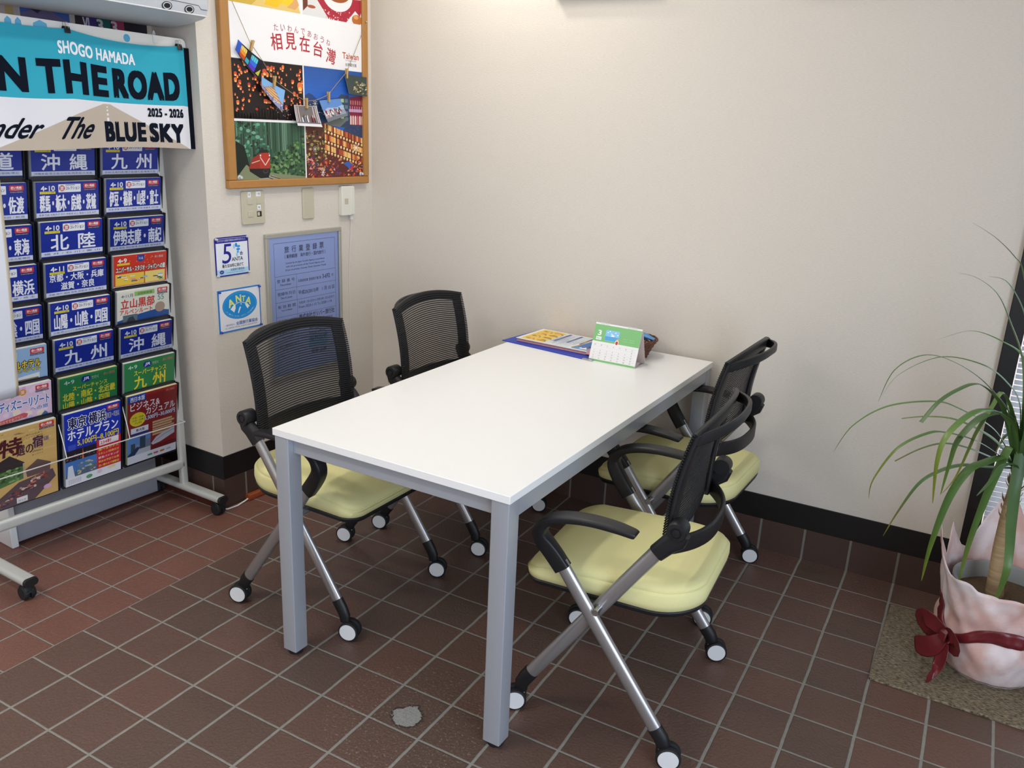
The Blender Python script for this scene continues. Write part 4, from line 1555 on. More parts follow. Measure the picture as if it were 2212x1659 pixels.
# cream paper that hangs into the view at the left edge
mb = MB()
g_ = []
n = 20
for i in range(n + 1):
    t = i / n
    z = 1.36 - 0.715 * t
    yr = -1.573 - 0.030 * t - 0.006 * math.sin(t * 3)
    bulge = 0.018 * math.sin(PI * t)
    g_.append([(-0.098 + bulge, yr, z), (-0.094 + bulge, yr - 0.012, z), (-0.092 + bulge, yr - 0.013, z), (-0.090 + bulge * 0.9, yr - 0.12, z), (-0.086, yr - 0.26, z)])
mb.rings(g_, close=False, cap=False)
for f, vs in enumerate(list(mb.f)):
    mb.c[f] = lin((226, 216, 196)) if (f % 4) < 1 else lin((222, 224, 230))
o = mb.build('paper_sheet', MT['print'], smooth=True)
sd = o.modifiers.new('thick', 'SOLIDIFY')
sd.thickness = 0.0012
tag(o, 'cream edged paper sheet hanging at the left edge in front of the rack', 'paper')

# posters on the wall above, under the air conditioner
UX = -0.275


def upaper(name, y0, y1, z0, z1, draw, label, body=(60, 60, 70)):
    c = Canvas()
    draw(c)
    m2 = MB()
    m2.box(y0, y1, -0.0015, 0, z0, z1, lin(body))
    c.into(m2, lambda x, z, l: (x, -0.0015 - l, z))
    o2 = m2.build(name, MT['print'])
    o2.location = (UX, 0, 0)
    o2.rotation_euler = (0, 0, PI / 2)
    tag(o2, label, 'poster', 'posters under the air conditioner')


def art_blue(c):
    c.rect(-1.345, 1.50, -1.185, 1.85, (70, 110, 196), 1)
    rnd = random.Random(4)
    for k in range(14):
        x0 = rnd.uniform(-1.34, -1.22)
        z0 = rnd.uniform(1.70, 1.83)
        c.poly([(x0, z0), (x0 + 0.035, z0 + 0.006), (x0 + 0.03, z0 + 0.012)], rnd.choice([(110, 150, 214), (90, 90, 130), (60, 84, 160)]), 2)
    c.poly([(-1.345, 1.50), (-1.185, 1.50), (-1.19, 1.760), (-1.25, 1.792), (-1.31, 1.785), (-1.345, 1.772)], (120, 110, 150), 2.5)
    c.poly([(-1.32, 1.790), (-1.285, 1.805), (-1.275, 1.790), (-1.29, 1.776)], (50, 54, 90), 3)


def art_dark(c):
    c.rect(-1.165, 1.50, -0.895, 1.85, (58, 50, 66), 1)
    for x0, rgb, t in ((-1.135, (70, 56, 130), 'VI'), (-1.085, (40, 110, 104), '3'), (-1.032, (190, 70, 110), '3')):
        c.rect(x0, 1.710, x0 + 0.046, 1.795, rgb, 2)
        c.text(t, x0 - 0.004, 1.748, x0 + 0.018, 1.784, (232, 226, 232), 4, bold=0.03)
        if t == '3':
            c.text('Best', x0 + 0.018, 1.738, x0 + 0.042, 1.748, (206, 206, 206), 4)


def art_pale(c):
    c.rect(-1.60, 1.50, -1.352, 1.85, (214, 196, 196), 1)
    c.rect(-1.392, 1.50, -1.366, 1.85, (206, 184, 120), 2)
    c.poly([(-1.60, 1.50), (-1.44, 1.50), (-1.43, 1.80), (-1.47, 1.83), (-1.60, 1.80)], (196, 170, 180), 2)


upaper('wall_poster', -1.60, -1.352, 1.50, 1.85, art_pale, 'pale pink and yellow poster at the left edge under the air conditioner', (214, 196, 196))
upaper('wall_poster', -1.345, -1.185, 1.50, 1.85, art_blue, 'blue poster with a lilac hill shape under the air conditioner', (70, 110, 196))
upaper('wall_poster', -1.165, -0.895, 1.50, 1.85, art_dark, 'dark poster with purple, teal and pink squares beside the corner', (58, 50, 66))

# ------------------------------------------------------------------ air conditioner with a train drawn on it
AY0, AY1 = -0.915, -1.95
ac = thing('air_conditioner', 'grey white air conditioner with a black line drawing of a train', 'air conditioner', (0, 0, 0))
prof = [(-0.275, 1.800), (-0.235, 1.783), (-0.17, 1.776), (-0.10, 1.775), (-0.02, 1.783), (0.045, 1.796), (0.064, 1.804), (0.072, 1.825), (0.074, 1.86), (0.068, 1.99), (0.04, 2.06), (-0.05, 2.09), (-0.275, 2.10)]
mb = MB()
rings = []
for y, ins in ((AY0 - 0.0, 0.016), (AY0 - 0.003, 0.008), (AY0 - 0.012, 0.0), (AY1, 0.0)):
    cx, cz = -0.10, 1.94
    rings.append([(cx + (x - cx) * (1 - ins / 0.17), y, cz + (z - cz) * (1 - ins / 0.16)) for x, z in prof])
mb.rings(rings)
mb.build('shell', MT['ac'], ac, smooth=True, angle=35)
mb = MB()
mb.box(0.0655, 0.0685, AY1 + 0.02, AY0 - 0.016, 1.802, 1.806)
mb.build('front_lip', MT['white'], ac, bevel=0.001)
cv = Canvas()
# y grows to the right as seen from the room: x here = world y
BLK = (28, 30, 36)
cv.rect(AY1 + 0.02, 1.862, AY0 - 0.012, 1.985, (232, 234, 238), 1)


def wheel(cx):
    cv.ell(cx, 1.816, 0.019, 0.0125, BLK, 3)
    cv.ell(cx, 1.8165, 0.0155, 0.0098, (214, 216, 220), 4)
    cv.ell(cx, 1.8165, 0.012, 0.0072, BLK, 5)


for cx in (-1.000, -1.085, -1.40, -1.48):
    wheel(cx)
cv.line([(AY1 + 0.05, 1.829), (-1.115, 1.829), (-1.11, 1.834), (-1.05, 1.834), (-0.965, 1.832), (-0.955, 1.822), (-0.93, 1.822)], 0.0014, BLK, 2)
cv.line([(AY1 + 0.05, 1.860), (-1.0, 1.862), (-0.93, 1.855)], 0.0016, BLK, 2)
cv.line([(-1.04, 1.862), (-1.035, 1.852), (-0.995, 1.852), (-0.988, 1.862)], 0.0014, BLK, 2)
for k in range(14):
    cv.line([(-1.42 + 0.017 * k, 1.846), (-1.414 + 0.017 * k, 1.856)], 0.0016, (90, 94, 102), 2)
cv.line([(-1.45, 1.843), (-1.17, 1.843), (-1.155, 1.85), (-1.15, 1.862)], 0.0012, BLK, 2)
for cx in (-1.21, -1.17):
    cv.ell(cx, 1.851, 0.0035, 0.003, (120, 124, 130), 2, 10)
for k in range(7):
    cv.rr(-1.62 + 0.1 * k, 1.905, -1.55 + 0.1 * k, 1.955, 0.008, (70, 84, 110), 2)
mb = MB()


def acface(y, z, l):
    P_ = [(1.796, 0.045), (1.804, 0.064), (1.825, 0.072), (1.86, 0.074), (1.99, 0.068)]
    x = 0.074
    for (za, xa), (zb, xb) in zip(P_[:-1], P_[1:]):
        if za <= z <= zb:
            x = xa + (xb - xa) * (z - za) / (zb - za)
    return (x + 0.0006 + l * 1.5, y, z)


cv.into(mb, acface)
mb.build('train_drawing', MT['print'], ac)
# ------------------------------------------------------------------ things on the left wall
# cards are drawn in local x to the right, z up, and stand with their back on the wall
def on_wall(o, w, z, d=0.0):
    o.location = lwall(w, z, d)
    o.rotation_euler = (0, 0, LPHI)
    return o


# framed poster board: x from its left edge
FW, FH, FT = 0.757, 1.10, 0.024
board = thing('poster_board', 'orange wood framed board on the left wall carrying a travel poster', 'board')
on_wall(board, 0.800, 1.242)
for nm, (x0, x1, z0, z1) in (('frame_rail', (0, FW, 0, 0.030)), ('frame_rail', (0, FW, FH - 0.030, FH)), ('frame_rail', (0, 0.038, 0.030, FH - 0.030)), ('frame_rail', (FW - 0.032, FW, 0.030, FH - 0.030))):
    mb = MB()
    mb.box(x0, x1, -FT, 0, z0, z1)
    mb.build(nm, MT['oak'], board, bevel=0.004)
mb = MB()
mb.box(0.035, FW - 0.030, -0.008, 0, 0.026, FH - 0.026)
mb.build('backing', MT['oak'], board)

rnd = random.Random(77)
PWd, PZ0, PZ1 = 0.683, 0.0, 1.03          # poster: x from its left edge, z from its bottom (1.272 above the floor)
cv = Canvas()
cv.rect(0, 0, PWd, PZ1, (244, 242, 242), 1)
# lantern night
X1 = 0.343
cv.clip = (0, X1, 0.218, 0.423)
cv.rect(0, 0.218, X1, 0.423, (28, 20, 20), 1.5)


def lantern(x, z, s, k, lay):
    c = rnd.choice([(206, 70, 40), (226, 92, 50), (190, 56, 40), (214, 84, 60), (236, 120, 60)])
    cv.poly([(x - s * 0.42, z + s * 0.50), (x - s * 0.56, z + s * 0.1), (x - s * 0.38, z - s * 0.62), (x + s * 0.38, z - s * 0.62), (x + s * 0.56, z + s * 0.1), (x + s * 0.42, z + s * 0.50), (x, z + s * 0.62)], c, lay)
    cv.poly([(x - s * 0.33, z - s * 0.58), (x - s * 0.40, z - s * 0.25), (x, z - s * 0.02), (x + s * 0.40, z - s * 0.25), (x + s * 0.33, z - s * 0.58)], (250, 180, 96), lay + 0.01)
    cv.ell(x, z - s * 0.50, s * 0.2, s * 0.11, (255, 232, 170), lay + 0.02, 8)


for k in range(120):
    z = 0.245 + 0.17 * rnd.random() ** 0.9
    s = rnd.choice([0.006, 0.007, 0.008, 0.009, 0.011, 0.013])
    lantern(rnd.uniform(0.004, X1 - 0.004), z, s, k, 2 + 0.03 * k)
lantern(0.326, 0.345, 0.026, 0, 6.0)
lantern(0.150, 0.385, 0.019, 0, 6.1)
lantern(0.182, 0.398, 0.014, 0, 6.2)
for k in range(26):
    x = X1 * k / 25
    h = 0.018 + 0.018 * rnd.random() + (0.012 if 0.10 < x < 0.2 else 0)
    cv.poly([(x - 0.014, 0.218), (x - 0.009, 0.218 + h), (x + 0.009, 0.218 + h * 0.9), (x + 0.014, 0.218)], rnd.choice([(18, 14, 16), (34, 24, 24), (24, 18, 18)]), 6.4)
for k in range(24):
    cv.ell(rnd.uniform(0.2, X1), rnd.uniform(0.22, 0.262), 0.0018, 0.0022, rnd.choice([(220, 190, 160), (180, 90, 80), (150, 130, 170), (210, 150, 90)]), 6.5, 6)
# forest with a small red train
cv.clip = (0, X1, 0, 0.209)
cv.rect(0, 0, X1, 0.209, (58, 92, 70), 1.5)
for k in range(70):
    x = rnd.uniform(0, X1)
    w = rnd.uniform(0.0012, 0.0045)
    z0 = rnd.uniform(0.03, 0.12)
    cv.rect(x, z0, x + w, 0.209, rnd.choice([(36, 62, 48), (86, 124, 98), (44, 74, 56), (120, 152, 128), (28, 48, 38), (72, 108, 84)]), 1.6 + 0.004 * k)
for k in range(90):
    x, z = rnd.uniform(0, 0.16), rnd.uniform(0.07, 0.205)
    cv.ell(x, z, rnd.uniform(0.004, 0.013), rnd.uniform(0.003, 0.008), rnd.choice([(60, 120, 92), (84, 150, 118), (40, 76, 58), (24, 44, 36), (110, 168, 138)]), 2 + 0.004 * k, 7)
for k in range(260):
    u = rnd.random()
    x = 0.165 + (X1 - 0.165) * u
    z = rnd.uniform(0.005, 0.075 + 0.095 * u)
    cv.ell(x, z, rnd.uniform(0.004, 0.012), rnd.uniform(0.003, 0.008), rnd.choice([(44, 76, 46), (70, 112, 62), (98, 140, 84), (24, 44, 30), (120, 152, 96), (34, 60, 40), (60, 92, 60)]), 2.6 + 0.003 * k, 7)
cv.poly([(0.0, 0.02), (0.0, 0.14), (0.04, 0.12), (0.06, 0.05), (0.05, 0.02)], (20, 32, 26), 3.5)
cv.poly([(0, 0), (0, 0.012), (0.045, 0.055), (0.09, 0.03), (0.20, 0.020), (X1, 0.006), (X1, 0)], (130, 138, 104), 3.6)
cv.poly([(0.10, 0.0), (0.118, 0.014), (0.170, 0.014), (0.215, 0.0)], (168, 164, 148), 3.7)
cv.line([(0.128, 0.012), (0.172, 0.0)], 0.003, (44, 40, 40), 3.8)
cv.line([(0.158, 0.012), (0.208, 0.0)], 0.003, (44, 40, 40), 3.8)
cv.poly([(0.055, 0.055), (0.060, 0.030), (0.110, 0.004), (0.150, 0.006), (0.160, 0.030), (0.158, 0.050)], (26, 26, 28), 4)
cv.poly([(0.055, 0.040), (0.074, 0.078), (0.112, 0.094), (0.112, 0.040)], (160, 48, 36), 4.1)
cv.poly([(0.110, 0.040), (0.110, 0.092), (0.122, 0.100), (0.150, 0.100), (0.160, 0.088), (0.160, 0.040)], (182, 52, 38), 4.2)
cv.poly([(0.106, 0.096), (0.108, 0.108), (0.150, 0.110), (0.154, 0.098)], (34, 38, 40), 4.3)
cv.line([(0.112, 0.082), (0.136, 0.052), (0.158, 0.078)], 0.004, (226, 206, 190), 4.5)
cv.line([(0.070, 0.060), (0.110, 0.070)], 0.003, (210, 190, 170), 4.5)
for x in (0.114, 0.158):
    cv.ell(x, 0.088, 0.0036, 0.0036, (226, 220, 200), 4.6, 10)
cv.ell(0.136, 0.030, 0.013, 0.008, (70, 76, 74), 4.5, 14)
cv.ell(0.136, 0.031, 0.010, 0.006, (30, 30, 32), 4.6, 14)
# evening hill town and lit terraces
X0 = 0.350
cv.clip = (X0, PWd, 0, 0.423)
cv.rect(X0, 0, PWd, 0.423, (40, 98, 190), 1.5)
for k in range(8):
    cv.rect(X0, 0.29 + 0.017 * k, PWd, 0.423, (44 + 0 * k, 104 - 2 * k, 200 - 5 * k), 1.6 + 0.01 * k)
cv.poly([(X0, 0.20), (X0, 0.315), (0.375, 0.325), (0.395, 0.318), (0.42, 0.300), (0.46, 0.305), (0.52, 0.312), (0.58, 0.325), (0.64, 0.305), (PWd, 0.30), (PWd, 0.20)], (44, 72, 124), 2)
cv.poly([(X0, 0.20), (X0, 0.285), (0.40, 0.290), (0.50, 0.284), (0.56, 0.292), (PWd, 0.28), (PWd, 0.20)], (36, 56, 92), 2.1)
for k in range(60):
    cv.rect(*(lambda x, z: (x, z, x + rnd.uniform(0.004, 0.012), z + 0.003))(rnd.uniform(X0, 0.60), rnd.uniform(0.24, 0.285)), rnd.choice([(110, 150, 170), (180, 170, 140), (70, 90, 120), (150, 180, 150), (200, 200, 190)]), 2.2)
cv.poly([(0.540, 0.20), (0.540, 0.318), (0.556, 0.330), (0.600, 0.326), (0.604, 0.20)], (52, 70, 96), 2.4)
for j in range(4):
    cv.rect(0.552, 0.226 + 0.024 * j, 0.570, 0.240 + 0.024 * j, (170, 196, 150), 2.6)
    cv.rect(0.576, 0.226 + 0.024 * j, 0.594, 0.240 + 0.024 * j, (96, 124, 140), 2.6)
cv.poly([(0.604, 0.205), (0.604, 0.320), (PWd, 0.330), (PWd, 0.205)], (130, 34, 62), 2.5)
cv.rect(0.600, 0.262, PWd, 0.274, (196, 150, 190), 2.8)
for k in range(6):
    cv.rect(0.606 + 0.014 * k, 0.262, 0.609 + 0.014 * k, 0.285, (210, 180, 200), 2.9)
    cv.poly([(0.606 + 0.014 * k, 0.212), (0.606 + 0.014 * k, 0.244), (0.611 + 0.014 * k, 0.250), (0.616 + 0.014 * k, 0.244), (0.616 + 0.014 * k, 0.212)], rnd.choice([(236, 200, 190), (206, 110, 120)]), 2.9)
    cv.rect(0.608 + 0.014 * k, 0.292, 0.615 + 0.014 * k, 0.308, (180, 120, 110), 2.9)
cv.poly([(0.44, 0.208), (0.52, 0.232), (0.60, 0.236), (0.545, 0.200)], (110, 116, 112), 2.9)
cv.poly([(0.545, 0.165), (0.585, 0.212), (PWd, 0.208), (PWd, 0.160)], (50, 64, 100), 3)
for k in range(60):
    x, z = rnd.uniform(0.57, PWd), rnd.uniform(0.168, 0.205)
    cv.rect(x, z, x + 0.006, z + 0.0018, rnd.choice([(66, 80, 120), (38, 50, 82), (86, 96, 130)]), 3.1)
cv.poly([(X0, 0.0), (X0, 0.20), (0.44, 0.215), (0.545, 0.180), (PWd, 0.155), (PWd, 0.0)], (96, 42, 36), 3.2)
for t in range(3):                    # three tiers of lit balconies running down to the right
    for k in range(26):
        u = k / 25
        x = 0.455 + 0.225 * u
        z = 0.190 - 0.040 * t - 0.055 * u
        cv.poly([(x, z), (x + 0.0085, z - 0.002), (x + 0.0085, z + 0.020), (x, z + 0.022)], rnd.choice([(214, 120, 60), (236, 170, 90), (180, 80, 50), (246, 206, 130), (120, 50, 40)]), 3.4 + 0.3 * t)
        cv.rect(x, z - 0.005, x + 0.0085, z - 0.0015, (110, 40, 40), 3.45 + 0.3 * t)
        if k % 2 == 0:
            cv.ell(x + 0.004, z - 0.009, 0.0055, 0.0062, (248, 228, 160), 3.5 + 0.3 * t, 10)
            cv.ell(x + 0.004, z - 0.012, 0.0040, 0.0028, (224, 160, 90), 3.52 + 0.3 * t, 8)
for k in range(150):
    x, z = rnd.uniform(X0, 0.46), rnd.uniform(0.03, 0.19)
    cv.ell(x, z, rnd.uniform(0.003, 0.010), rnd.uniform(0.003, 0.007), rnd.choice([(60, 60, 36), (96, 96, 50), (36, 36, 28), (150, 146, 80), (112, 70, 50), (80, 54, 60), (190, 170, 100)]), 3.4 + 0.004 * k, 7)
for k in range(170):
    x, z = rnd.uniform(X0, PWd), rnd.uniform(0.0, 0.075)
    cv.poly([(x, z), (x + rnd.uniform(0.006, 0.022), z + rnd.uniform(-0.004, 0.006)), (x + rnd.uniform(0.004, 0.014), z + rnd.uniform(0.004, 0.014))], rnd.choice([(206, 60, 52), (226, 120, 60), (160, 44, 50), (120, 60, 110), (240, 180, 110), (70, 60, 96), (230, 150, 150), (96, 40, 40)]), 4.3 + 0.003 * k)
cv.poly([(0.560, 0.055), (0.590, 0.062), (0.620, 0.050), (0.600, 0.030)], (60, 96, 180), 5)
cv.poly([(0.60, 0.04), (0.62, 0.05), (0.618, 0.02)], (206, 50, 60), 5)
for (sx, sz, R_) in ((0.640, 0.118, 0.020), (0.398, 0.112, 0.012), (0.405, 0.286, 0.013), (0.44, 0.02, 0.014)):
    for k in range(8):
        a = k * PI / 4
        cv.poly([(sx, sz), (sx + R_ * math.cos(a + 0.08), sz + R_ * math.sin(a + 0.08)), (sx + R_ * math.cos(a - 0.08), sz + R_ * math.sin(a - 0.08))], (250, 244, 226), 5.5)
    cv.ell(sx, sz, R_ * 0.25, R_ * 0.25, (255, 252, 240), 5.6, 10)
# food photos along the top
cv.clip = (0, X1 - 0.002, 0.607, PZ1)
cv.rect(0, 0.60, X1, PZ1, (214, 176, 70), 1.5)
cv.poly([(0.16, 0.60), (0.345, 0.60), (0.345, 0.74), (0.24, 0.72)], (238, 236, 232), 1.6)
cv.poly([(0.10, 0.605), (0.17, 0.66), (0.30, 0.70), (0.345, 0.60)], (232, 200, 120), 1.65)
for (x, z, s, c) in ((0.21, 0.640, 0.045, (244, 196, 30)), (0.27, 0.650, 0.040, (248, 206, 44)), (0.235, 0.690, 0.045, (238, 184, 26)), (0.305, 0.635, 0.030, (226, 170, 110)), (0.32, 0.68, 0.034, (230, 184, 130))):
    cv.poly([(x - s, z - s * 0.5), (x + s * 0.3, z - s * 0.6), (x + s, z), (x + s * 0.7, z + s * 0.6), (x - s * 0.5, z + s * 0.6)], c, 2 + s)
cv.clip = (X0 + 0.002, PWd, 0.607, PZ1)
cv.rect(X0, 0.60, PWd, PZ1, (226, 224, 222), 1.5)
cv.poly([(0.355, 0.62), (0.355, 0.80), (0.385, 0.80), (0.38, 0.64)], (110, 56, 36), 1.7)
cv.poly([(0.42, 0.68), (0.50, 0.60), (0.66, 0.60), (PWd, 0.66), (PWd, 0.70)], (176, 40, 60), 1.7)
for k in range(40):
    x, z = rnd.uniform(0.46, 0.62), rnd.uniform(0.608, 0.645)
    cv.ell(x, z, 0.003, 0.003, rnd.choice([(236, 190, 200), (206, 80, 100), (240, 224, 224)]), 1.8, 6)
cv.ell(0.545, 0.700, 0.085, 0.060, (240, 238, 238), 2, 28)
cv.ell(0.545, 0.715, 0.074, 0.042, (166, 84, 40), 2.1, 28)
for k in range(26):
    x, z = rnd.uniform(0.49, 0.60), rnd.uniform(0.690, 0.725)
    cv.line([(x, z), (x + rnd.uniform(-0.02, 0.02), z + rnd.uniform(0.004, 0.014))], 0.003, rnd.choice([(240, 206, 130), (226, 180, 100), (246, 226, 170)]), 2.2)
cv.poly([(0.585, 0.600), (0.645, 0.655), (PWd, 0.630), (PWd, 0.60)], (240, 238, 236), 2.6)
cv.ell(0.655, 0.622, 0.030, 0.020, (190, 110, 50), 2.7, 14)
cv.ell(0.650, 0.632, 0.014, 0.008, (226, 160, 90), 2.8, 12)
cv.ell(0.400, 0.640, 0.022, 0.006, (176, 90, 60), 2.3, 12)
cv.clip = None
# white band with the title
cv.rect(0, 0.4235, PWd, 0.606, (245, 243, 243), 5)
RED = (186, 44, 56)
hira = 'たいわんであおうね'
for i, ch in enumerate(hira):
    u = i / 8
    x = 0.214 + 0.272 * u
    z = 0.536 + 0.018 * math.sin(PI * (0.18 + 0.82 * u)) - 0.002 * i
    cv.text(ch, x - 0.0105, z - 0.0115, x + 0.0105, z + 0.0115, (170, 70, 84), 7, rot=0.14 - 0.34 * u)
for i, (ch, s) in enumerate(zip('相見在台灣', (0.058, 0.058, 0.057, 0.054, 0.056))):
    u = i / 4
    x = 0.214 + 0.286 * u
    z = 0.483 + 0.028 * math.sin(PI * (0.16 + 0.80 * u)) - 0.004 * i
    cv.text(ch, x - s * 0.46, z - s * 0.5, x + s * 0.46, z + s * 0.5, RED, 7, bold=0.012, rot=0.12 - 0.30 * u)
cv.text('Taiwan', 0.566, 0.468, 0.662, 0.492, (190, 86, 60), 7, bold=0.02)
cv.text('THE HEART OF ASIA', 0.582, 0.460, 0.646, 0.464, (120, 120, 120), 7)
cv.text('台灣觀光局', 0.582, 0.440, 0.648, 0.453, (50, 50, 56), 7)
poster = card('travel_poster', cv, 0, 0, PWd, PZ1, 0.001, (244, 242, 242))
on_wall(poster, 0.755, 1.272, 0.0125)
tag(poster, 'travel poster with red title, lanterns, forest train and lit hill town', 'poster')
for i, (x, z) in enumerate(((0.010, 0.010), (0.668, 0.010))):
    mb = MB()
    mb.lathe_y([(0.0085, -0.004), (0.0085, -0.006), (0.006, -0.0075), (0.0042, -0.0085), (0.0042, -0.013), (0.0062, -0.016), (0.005, -0.018), (0.001, -0.0185)], (0, 0.0016, 0), 20)
    o = mb.build('push_pin', MT['clearpin'], smooth=True)
    on_wall(o, 0.755 - x, 1.272 + z, 0.0105)
    tag(o, ('clear push pin at the lower left corner of the travel poster', 'clear push pin at the lower right corner of the travel poster')[i], 'pin', 'clear pins on the poster')

# string of little photographs pegged across the poster
ST = [(0.752, 1.878), (0.741, 1.859), (0.681, 1.753), (0.623, 1.692), (0.573, 1.633), (0.522, 1.607), (0.470, 1.583), (0.413, 1.565), (0.355, 1.572), (0.290, 1.595), (0.240, 1.640), (0.181, 1.690), (0.125, 1.780), (0.072, 1.870), (0.056, 1.891)]
mb = MB()
mb.tube([lwall(w, z, 0.030) for w, z in ST], 0.0011, 6)
tag(mb.build('jute_string', MT['string'], smooth=True), 'thin jute string slung across the travel poster, holding small photos', 'string')
mb = MB()
mb.lathe_y([(0.0035, -0.0), (0.0045, -0.003), (0.003, -0.005), (0.001, -0.0056)], (0, 0, 0), 16)
o = mb.build('push_pin', MT['brass'], smooth=True)
on_wall(o, 0.056, 1.893, 0.0255)
tag(o, 'brass tack in the right frame rail holding the string end', 'pin')


def photo(quad, draw, label, curl, lean):
    """small photo card hanging from the string; quad corners: top left, top right, bottom right, bottom left as (w, z)"""
    c = Canvas()
    c.clip = (0, 1, 0, 1)
    draw(c)
    m2 = MB()

    def P(x, z, l):
        tl, tr, br_, bl_ = [Vector(q) for q in quad]
        top = tl.lerp(tr, x)
        bot = bl_.lerp(br_, x)
        p = bot.lerp(top, z)
        d = 0.026 + curl * ((x - 0.5) ** 2) * 4 * 0.5 + lean * (1 - z) ** 2
        return lwall(p.x, p.y, d + l)
    N_ = 10
    g0 = [[P(i / N_, j / N_, 0) for i in range(N_ + 1)] for j in range(N_ + 1)]
    m2.rings(g0, close=False, cap=False, col=lin((232, 230, 228)))
    g1 = [[P(i / N_, j / N_, -0.0004) for i in range(N_ + 1)] for j in range(N_ + 1)]
    m2.rings(g1, close=False, cap=False, col=lin((232, 230, 228)))
    edge = [(0, j) for j in range(N_ + 1)] + [(i, N_) for i in range(1, N_ + 1)] + [(N_, j) for j in range(N_ - 1, -1, -1)] + [(i, 0) for i in range(N_ - 1, 0, -1)]
    m2.rings([[g0[j][i] for i, j in edge], [g1[j][i] for i, j in edge]], cap=False, col=lin((232, 230, 228)))
    for pts, fs, col, layer in c.p:
        # cut into strips so that the picture follows the curl
        for i in range(N_):
            for j in range(N_):
                q = clip_poly(pts, i / N_, (i + 1) / N_, j / N_, (j + 1) / N_)
                if len(q) >= 3:
                    m2.add([P(x, z, 0.0004 + layer * 0.00022) for x, z in q], [tuple(range(len(q)))], col)
    o2 = m2.build('photo_card', MT['print'])
    tag(o2, label, 'photo', 'photo cards on the string')


def a1(c):
    c.rect(0, 0, 1, 1, (24, 24, 34), 0)
    c.poly([(0, 0), (0.16, 0), (0.2, 1), (0, 1)], (40, 90, 200), 0.5)
    for x0, cs in ((0.18, [(206, 80, 40), (236, 150, 50), (246, 216, 110)]), (0.60, [(90, 60, 190), (50, 110, 220), (90, 200, 220)])):
        for k, cc in enumerate(cs):
            c.rr(x0, 0.06 + 0.26 * k, x0 + 0.24, 0.36 + 0.26 * k, 0.05, cc, 1 + 0.2 * k)
        for k in range(3):
            c.rect(x0 + 0.07 * k + 0.03, 0.55, x0 + 0.07 * k + 0.04, 0.86, (60, 50, 40), 2)
    c.rect(0.44, 0.1, 0.58, 0.4, (60, 170, 190), 1)
    c.poly([(0.88, 0.1), (1, 0.1), (1, 0.5)], (200, 190, 70), 1)


def a2(c):
    c.rect(0, 0, 1, 1, (130, 180, 230), 0)
    c.rect(0, 0, 1, 0.35, (150, 150, 190), 0.5)
    for k, (z, w) in enumerate(((0.30, 0.44), (0.44, 0.34), (0.58, 0.24), (0.70, 0.12))):
        c.poly([(0.52 - w, z), (0.52 + w, z), (0.52 + w * 0.86, z + 0.07), (0.52 - w * 0.86, z + 0.07)], (190, 120, 60), 1 + 0.1 * k)
        c.rect(0.52 - w * 0.8, z - 0.07, 0.52 + w * 0.8, z, (226, 196, 150), 0.9 + 0.1 * k)
    r5 = random.Random(8)
    for k in range(40):
        x, z = r5.random(), r5.uniform(0, 0.26)
        c.rect(x, z, x + 0.05, z + 0.05, r5.choice([(236, 236, 240), (90, 90, 140), (160, 110, 90), (60, 60, 80)]), 2)


def a3(c):
    c.rect(0, 0, 1, 1, (232, 230, 228), 0)
    c.rect(0.03, 0.16, 0.97, 0.98, (120, 112, 110), 0.5)
    for x0 in (0.06, 0.16, 0.80, 0.90):
        c.rect(x0, 0.2, x0 + 0.04, 0.95, (206, 190, 190), 1)
    r5 = random.Random(18)
    for k in range(26):
        x = r5.uniform(0.22, 0.78)
        c.poly([(x, 0.2), (x + 0.06, 0.2), (x + 0.05, r5.uniform(0.4, 0.6)), (x + 0.01, 0.44)], r5.choice([(40, 38, 46), (236, 232, 232), (150, 70, 70), (90, 90, 100)]), 1 + 0.05 * k)
    c.rect(0.0, 0.14, 1, 0.17, (110, 100, 150), 3)


def a4(c):
    c.rect(0, 0, 1, 1, (100, 146, 210), 0)
    c.rect(0, 0, 1, 0.5, (150, 160, 180), 0.5)
    c.poly([(0.0, 0.5), (0.3, 0.62), (0.7, 0.55), (1, 0.66), (1, 0.4), (0, 0.4)], (170, 190, 216), 0.6)
    r5 = random.Random(28)
    for k in range(44):
        x, z = r5.uniform(0.03, 0.9), r5.uniform(0.15, 0.42)
        c.rect(x, z, x + 0.05, z + 0.14, r5.choice([(236, 234, 236), (60, 50, 56), (200, 70, 70), (110, 100, 110), (230, 220, 210)]), 1 + 0.03 * k)
    c.rect(0, 0, 1, 0.15, (120, 124, 130), 0.9)


def a5(c):
    c.rect(0, 0, 1, 1, (62, 74, 70), 0)
    r5 = random.Random(38)
    for k in range(60):
        x, z = r5.uniform(0.3, 1), r5.uniform(0.05, 0.62)
        c.poly([(x, z), (x + 0.12, z + 0.05), (x + 0.05, z + 0.12)], r5.choice([(150, 140, 100), (206, 196, 160), (90, 84, 60), (54, 60, 44)]), 1 + 0.02 * k)


